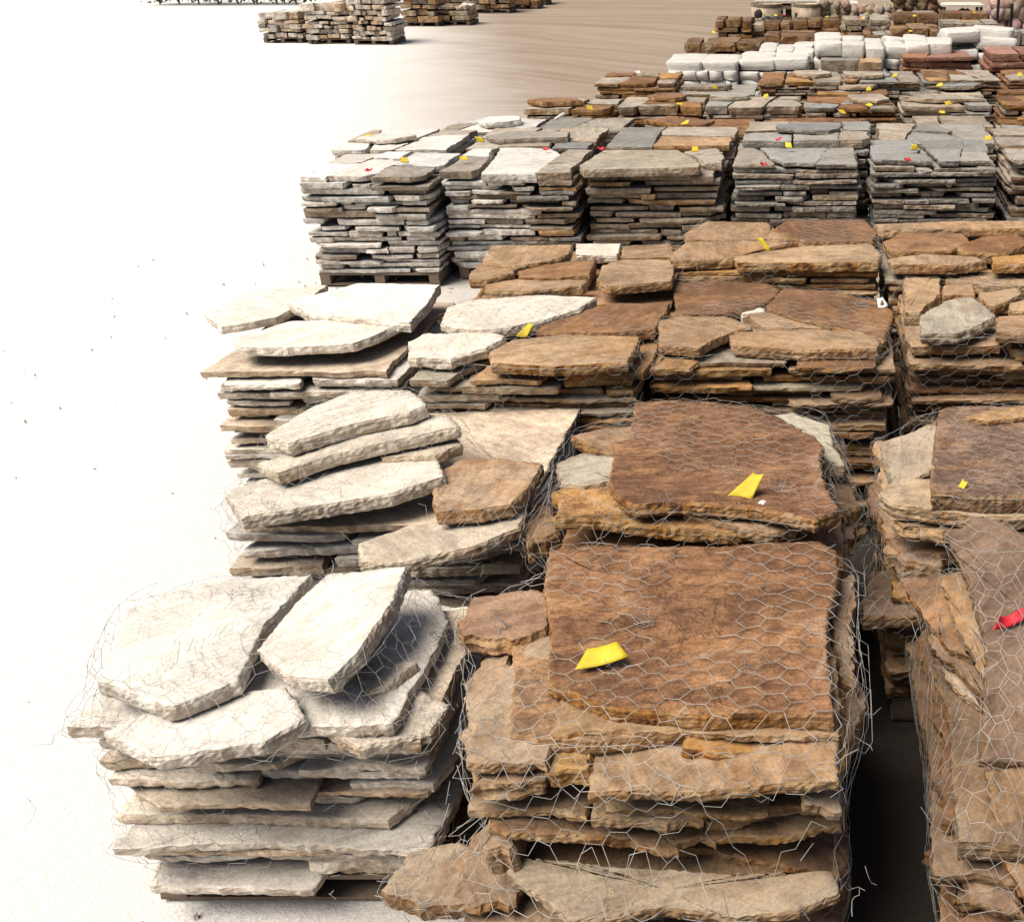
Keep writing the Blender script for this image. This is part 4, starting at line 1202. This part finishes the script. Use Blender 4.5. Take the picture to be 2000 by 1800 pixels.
for where, px, py, z in (
        ('on the broad buff slab in the grey row', 1358, 292, 1.05), ('beside a red ribbon on the taller grey stack', 1540, 284, 1.06),
        ('on the evenly laid blue-grey stack', 1786, 288, 1.04), ('at the right corner of the grey slab stack', 1930, 270, 1.04),
        ('square, on the wide rust-brown slab', 1340, 239, 1.04), ('square, on the brown stack with rusty cheeks', 1645, 219, 1.0),
        ('on the back of the brown stack with rusty cheeks', 1697, 205, 1.04), ('on the front of the grey third-row stack', 1840, 219, 1.0),
        ('on the back of the grey third-row stack', 1852, 202, 1.04), ('on the tilted brown slab before the thin stacks', 1697, 174, 1.05),
        ('on the grey-brown slab right of the tilted one', 1836, 166, 1.05), ('on the flat grey slab before the first white sacks', 1395, 171, 1.03),
        ('on the brick-like stack', 1496, 188, 1.04), ('on the second rusty stack of the third row', 1328, 203, 1.04),
        ('on the rusty stack nearest the dirt drive', 1152, 211, 1.04), ('on the thin grey-brown stack before the red slabs', 1748, 147, 1.04),
        ('at the right edge on the thin stack below the pink stone', 1992, 146, 1.04), ('on the leftmost grey-row stack', 790, 313, 1.04),
        ('behind the leftmost grey-row stack', 718, 266, 1.04), ('on the second grey-row stack', 906, 309, 1.04),
        ('beside a red scrap behind the second grey-row stack', 937, 273, 1.04), ('on the dark block stack by the drive', 1394, 63, 1.03),
        ('on the dark block stack before the left bin', 1515, 30, 1.05), ('on the dark block stack before the right bin', 1616, 33, 1.05),
        ('on the grey-brown slab stack right of the bins', 1686, 35, 1.09), ('on the flat dark brown slab stack', 1786, 31, 1.0),
        ('on the dark slab stack under the white board', 1903, 25, 1.05), ('on the brown block stack behind the tan blocks', 1647, 72, 1.03),
        ('on the block stack with tan upper courses', 1778, 61, 1.0)):
    ytag(where, px, py, z, .068, .05)
G_R = 'red ribbon scraps on the stone stacks'
def ribbon(where, px, py, z, w=.06, h=.03):
    rng = random.Random(int(px + py))
    put('red_ribbon', 'red ribbon scrap ' + where, 'ribbon', G_R, px, py, z, w, h, (R(rng.uniform(20, 50)), R(rng.uniform(-20, 20)), R(rng.uniform(-30, 30))), M['red'], .5, int(px))
ribbon('on the leaning brown-grey slab at the lower right', 1972, 1212, 1.04, .11, .035)
for where, px, py, z in (('beside the yellow tag on the taller grey stack', 1520, 273, 1.1), ('on the fourth stack of the grey row', 1490, 321, 1.03), ('on the evenly laid blue-grey stack', 1771, 312, 1.03),
                         ('at the left corner of the broad buff slab', 1174, 291, 1.06), ('on the second grey-row stack', 1064, 292, 1.03), ('on the leftmost grey-row stack', 722, 333, 1.03),
                         ('on the stack before the left bin', 1531, 30, 1.05), ('on the slab stack right of the bins', 1676, 36, 1.09), ('on the dark slab stack under the white board', 1871, 25, 1.05)):
    ribbon(where, px, py, z)
# white tag with a brown mark, white cap, white stick, scrap on the drive
C = at(1722, 592, 1.075)
wt = thing('white_tag', 'white paper tag with a brown mark on the right brown slab', 'tag', None, C)
o = mk('card', sheet('card', .05, .075, .1, M['white'], 5), wt); o.rotation_euler = (R(25), 0, R(30))
o2 = mk('mark', sheet('mark', .018, .03, .1, M['ink'], 6), wt); o2.rotation_euler = (R(25), 0, R(30)); o2.location = (0.002, -.003, .0045)
C = at(1490, 985, 1.085)
V, F = lathe([(.0, .012), (.006, .012), (.007, .004), (.016, .003), (.017, .0), (.0, .0)], 14)
o = mk('plastic_button', to_mesh('plastic_button', V, F, None, [True] * len(F)), None, M['white']); o.location = C
o.rotation_euler = (R(35), R(10), 0); o.scale = (1.1, 1.1, 1.1)
tag(o, 'small white plastic button on the front rim of the ripple-grained slab', 'button')
C = at(1085, 233, 1.05)
V, F = lathe([(.014, 0), (.016, .01), (.016, .26), (.014, .27), (0, .27)], 10)
o = mk('white_stick', to_mesh('white_stick', V, F), None, M['white']); o.location = C; o.rotation_euler = (R(70), 0, R(35))
tag(o, 'short white stick lying on the orange-stained grey slab', 'stick')
put('paper_scrap', 'white paper scrap lying on the dirt drive behind the lone dark stack', 'paper', None, 1245, 143, 0.03, .12, .1, (R(30), R(10), R(20)), M['white'], .4, 3)

# ------------------------------------------------------------------ hexagonal wire netting
def tubes(name, segs, rad, parent, origin):
    """segs: array (n,2,3) of world end points -> one mesh of thin three-sided wires"""
    S = np.array(segs)
    a, b = S[:, 0], S[:, 1]
    d = b - a
    d /= np.linalg.norm(d, axis=1, keepdims=True) + 1e-9
    up = np.where(np.abs(d[:, 2:3]) > .9, np.array([[1., 0, 0]]), np.array([[0, 0, 1.]]))
    u = np.cross(d, up); u /= np.linalg.norm(u, axis=1, keepdims=True) + 1e-9
    v = np.cross(d, u)
    V = []
    for k in range(3):
        q = 2 * math.pi * k / 3
        o = (u * math.cos(q) + v * math.sin(q)) * rad
        V += [a + o, b + o]
    V = np.stack(V, 1).reshape(-1, 3) - np.array(origin)
    n = len(S)
    base = np.arange(n)[:, None] * 6
    F = []
    for k in range(3):
        k2 = (k + 1) % 3
        F.append(base + np.array([[2 * k, 2 * k2, 2 * k2 + 1, 2 * k + 1]]))
    F = np.stack(F, 1).reshape(-1, 4).tolist()
    me = to_mesh(name, V, F, None, [True] * len(F))
    return mk(name, me, parent, M['wire'])
def blur(Z, k=1, it=1):
    for _ in range(it):
        P = np.pad(Z, k, mode='edge')
        acc = 0
        for i in range(2 * k + 1):
            for j in range(2 * k + 1):
                acc = acc + P[i:i + Z.shape[0], j:j + Z.shape[1]]
        Z = acc / (2 * k + 1) ** 2
    return Z
def maxf(Z, k=1):
    P = np.pad(Z, k, mode='edge')
    acc = None
    for i in range(2 * k + 1):
        for j in range(2 * k + 1):
            q = P[i:i + Z.shape[0], j:j + Z.shape[1]]
            acc = q if acc is None else np.maximum(acc, q)
    return acc
def netting(st, zmin=0.15, rad=0.0011, cell=1.0, holes=0.12, tangle=60, seed=0, mx=0.05, sides=(-1, 1), strip=1.0, extra=0.0):
    VV, FF, b = [], [], 0
    for V, F in st.keep:
        VV.append(V); FF += [[i + b for i in f_] for f_ in F]; b += len(V)
    VV = np.vstack(VV)
    bvh = BVHTree.FromPolygons(VV.tolist(), FF)
    lo, hi = VV.min(0), VV.max(0)
    rng = np.random.RandomState(seed + 9)
    step = 0.03
    segs = []
    nodes_all = []
    def sheet_map(kind, us, vs_):
        Z = np.zeros((len(us), len(vs_)))
        for i, u in enumerate(us):
            for j, v in enumerate(vs_):
                if kind == 'top':
                    h = bvh.ray_cast(Vector((u, v, hi[2] + .5)), Vector((0, 0, -1)))
                    Z[i, j] = h[0].z if h[0] else -99
                elif kind == 'front':
                    h = bvh.ray_cast(Vector((u, lo[1] - .5, v)), Vector((0, 1, 0)))
                    Z[i, j] = -h[0].y if h[0] else -99
                else:
                    sg = kind
                    h = bvh.ray_cast(Vector(((hi[0] + .5) if sg > 0 else (lo[0] - .5), u, v)), Vector((-sg, 0, 0)))
                    Z[i, j] = sg * h[0].x if h[0] else -99
        return Z
    def hexes(u0, u1, v0, v1):
        a, dx, dy = .030 * cell, .024 * cell, .029 * cell
        E = []
        cols = int((u1 - u0) / (a + dx)) + 1
        rows_ = int((v1 - v0) / (2 * dy)) + 2
        for i in range(cols):
            for j in range(rows_):
                x = u0 + i * (a + dx)
                y = v0 + j * 2 * dy + (dy if i % 2 else 0)
                L, Rr = (x, y), (x + a, y)
                E.append((L, Rr))
                E.append((Rr, (x + a + dx, y + dy)))
                E.append((Rr, (x + a + dx, y - dy)))
        return E
    def lay(kind, u0, u1, v0, v1, conv, bl):
        us, vs_ = np.arange(u0, u1 + step, step), np.arange(v0, v1 + step, step)
        Z0 = sheet_map(kind, us, vs_)
        hit = Z0 > -50
        lowest = Z0[hit].min() if hit.any() else 0
        Zf = np.where(hit, Z0, lowest)
        Zm = maxf(Zf, 2)
        Z = np.maximum(blur(Zm, 2, bl), maxf(Zf, 1) - .002) + .005
        near = maxf(hit.astype(float), 1) > .5
        E = np.array(hexes(u0, u1, v0, v1))
        P = E.reshape(-1, 2)
        key = np.round(P * 1000).astype(np.int64)
        q3 = np.stack([P[:, 0] * 3.1, P[:, 1] * 3.1, np.full(len(P), seed * 1.7)], 1)
        jx = .024 * fbm(q3, 3, seed + 1) + .007 * _hash(key[:, 0], key[:, 1], key[:, 0] * 0, 3)
        jy = .024 * fbm(q3, 3, seed + 2) + .007 * _hash(key[:, 0], key[:, 1], key[:, 0] * 0, 4)
        P2 = np.stack([np.clip(P[:, 0] + jx, u0, u1), np.clip(P[:, 1] + jy, v0, v1)], 1)
        fi, fj = (P2[:, 0] - u0) / step, (P2[:, 1] - v0) / step
        i0 = np.clip(fi.astype(int), 0, len(us) - 2); j0 = np.clip(fj.astype(int), 0, len(vs_) - 2)
        a, c = np.clip(fi - i0, 0, 1), np.clip(fj - j0, 0, 1)
        z = Z[i0, j0] * (1 - a) * (1 - c) + Z[i0 + 1, j0] * a * (1 - c) + Z[i0, j0 + 1] * (1 - a) * c + Z[i0 + 1, j0 + 1] * a * c
        z = z + .004 * _hash(key[:, 0], key[:, 1], key[:, 0] * 0, 7) + .004
        W = conv(P2, z)
        S = W.reshape(-1, 2, 3)
        L = np.linalg.norm(S[:, 0] - S[:, 1], axis=1)
        mid = E.mean(1)
        hole = fbm(np.stack([mid[:, 0] * 2.3, mid[:, 1] * 2.3, np.full(len(mid), seed + .5)], 1), 2, seed + 40)
        nr_ = near[i0, j0].reshape(-1, 2).all(1)
        ok = (L > .004) & (L < .075 * max(1, cell)) & (hole > -0.75 + holes + (extra if kind == 'top' else 0)) & nr_
        segs.extend(S[ok].tolist())
        return W
    X0, X1 = lo[0] - .01, hi[0] + .01
    lay('top', X0, X1, lo[1], min(hi[1], st.yb + .05), lambda P, z: np.stack([P[:, 0], P[:, 1], z], 1), 1)
    lay('front', X0, X1, zmin, hi[2] - .03, lambda P, z: np.stack([P[:, 0], -z, P[:, 1]], 1), 2)
    for sg in sides:
        lay(sg, lo[1], min(hi[1], st.yb + .05), zmin, hi[2] - .05, lambda P, z, sg=sg: np.stack([sg * z, P[:, 0], P[:, 1]], 1), 2)
    # loose crumpled strands along the folded edges and corners
    def strand(p, dirv, n, l, wob):
        p = np.array(p, float)
        dirv = np.array(dirv, float)
        for _ in range(n):
            dirv = dirv + rng.normal(0, wob, 3)
            dirv /= np.linalg.norm(dirv)
            q = p + dirv * l
            if 0.1 < q[2]:
                segs.append([p.tolist(), q.tolist()])
            p = q
    for k in range(tangle):
        sg = rng.choice([-1, 1])
        ex = (hi[0] + .005) if sg > 0 else (lo[0] - .005)
        yy = rng.uniform(lo[1], lo[1] + .5)
        r0 = bvh.ray_cast(Vector((ex - sg * rng.uniform(.0, .14), yy, hi[2] + .5)), Vector((0, 0, -1)))
        if r0[0]:
            strand(tuple(r0[0] + Vector((0, 0, .012))), (sg * .4, rng.normal(), rng.uniform(-.6, .3)), rng.randint(3, 8), .026, .55)
        if k % 3 == 0:
          strand((ex + sg * rng.uniform(-.04, .0), lo[1] + rng.uniform(-.0, .12), rng.uniform(zmin + .1, hi[2] - .05)), (0, 0, -1), rng.randint(3, 6), .02, .45)
    # a few twisted joints on the top
    for k in range(int(6 * strip)):
        x, y = rng.uniform(lo[0] + .12, hi[0] - .12), rng.uniform(lo[1] + .1, hi[1] - .3)
        r0 = bvh.ray_cast(Vector((x, y, hi[2] + .5)), Vector((0, 0, -1)))
        if r0[0]:
            for q in range(9):
                strand(tuple(r0[0] + Vector((rng.normal(0, .012), rng.normal(0, .012), .008))), (rng.normal(), rng.normal(), .12), 4, .018, .35)
    tubes('wire_netting', segs, rad, st.root, (st.cx, st.cy, 0))['kind'] = 'stuff'
netting(STACKS['R0C'], .2, .00105, 1.3, .10, 18, 1, extra=.25)
netting(STACKS['R0R'], .2, .00095, 1.15, .10, 16, 2, extra=.1)
netting(STACKS['R0L'], .2, .0008, 1.3, .25, 6, 3, extra=.25)
netting(STACKS['R1C'], .4, .0008, 1.15, .25, 22, 4, extra=.4)
netting(STACKS['R1R'], .4, .0008, 1.15, .25, 16, 5, extra=.4)
netting(STACKS['R1L'], .4, .0008, 1.2, .3, 8, 6, extra=.25)
netting(STACKS['R2C'], .4, .0008, 1.25, .55, 10, 7, strip=.3, sides=(), extra=.25)
netting(STACKS['R2L'], .4, .0008, 1.25, .60, 8, 8, strip=.2, sides=(), extra=.25)
netting(STACKS['R2R'], .4, .0008, 1.25, .45, 12, 9, strip=.3, sides=(-1,), extra=.2)
netting(STACKS['R2bC'], .8, .0008, 1.3, .65, 5, 10, strip=.2, sides=(), extra=.2)

# ------------------------------------------------------------------ loose chips on the ground
def chips():
    r_ = np.random.RandomState(8)
    V, F = [], []
    def chip(x, y, s_):
        b = len(V)
        n = 6
        a0 = r_.uniform(0, 6.28)
        h = s_ * r_.uniform(.25, .7)
        for lev, sc in ((0, 1.0), (1, .72)):
            for i in range(n):
                q = a0 + 6.283 * i / n + r_.uniform(-.25, .25)
                rr = s_ * sc * r_.uniform(.7, 1.15)
                V.append((x + rr * math.cos(q), y + rr * math.sin(q) * .8, -.02 if lev == 0 else h))
        for i in range(n):
            F.append([b + i, b + (i + 1) % n, b + n + (i + 1) % n, b + n + i])
        F.append([b + n + i for i in range(n)])
    foot = list(STACKS.values())
    for _ in range(1500):                                  # broken bits gather round the feet of the stacks
        st_ = foot[r_.randint(len(foot))]
        if st_.yf > 12 or st_.cx > -1.2:
            continue
        x, y = r_.uniform(st_.x0 - .3, st_.x1 + .2), r_.uniform(st_.yf - .35, st_.yb + .2)
        chip(x, y, min(.05, r_.lognormal(-4.5, .6)))
    for _ in range(160):
        chip(r_.uniform(-9, -3), r_.uniform(2, 11), min(.02, r_.lognormal(-5.0, .4)))
    o = mk('stone_chips', to_mesh('stone_chips', V, F), None, plain('pale_chip_stone', (.56, .52, .46), .9, 0, .3, 6))
    o['kind'] = 'stuff'
    tag(o, 'small stone chips and gravel strewn over the yard ground', 'gravel')
chips()
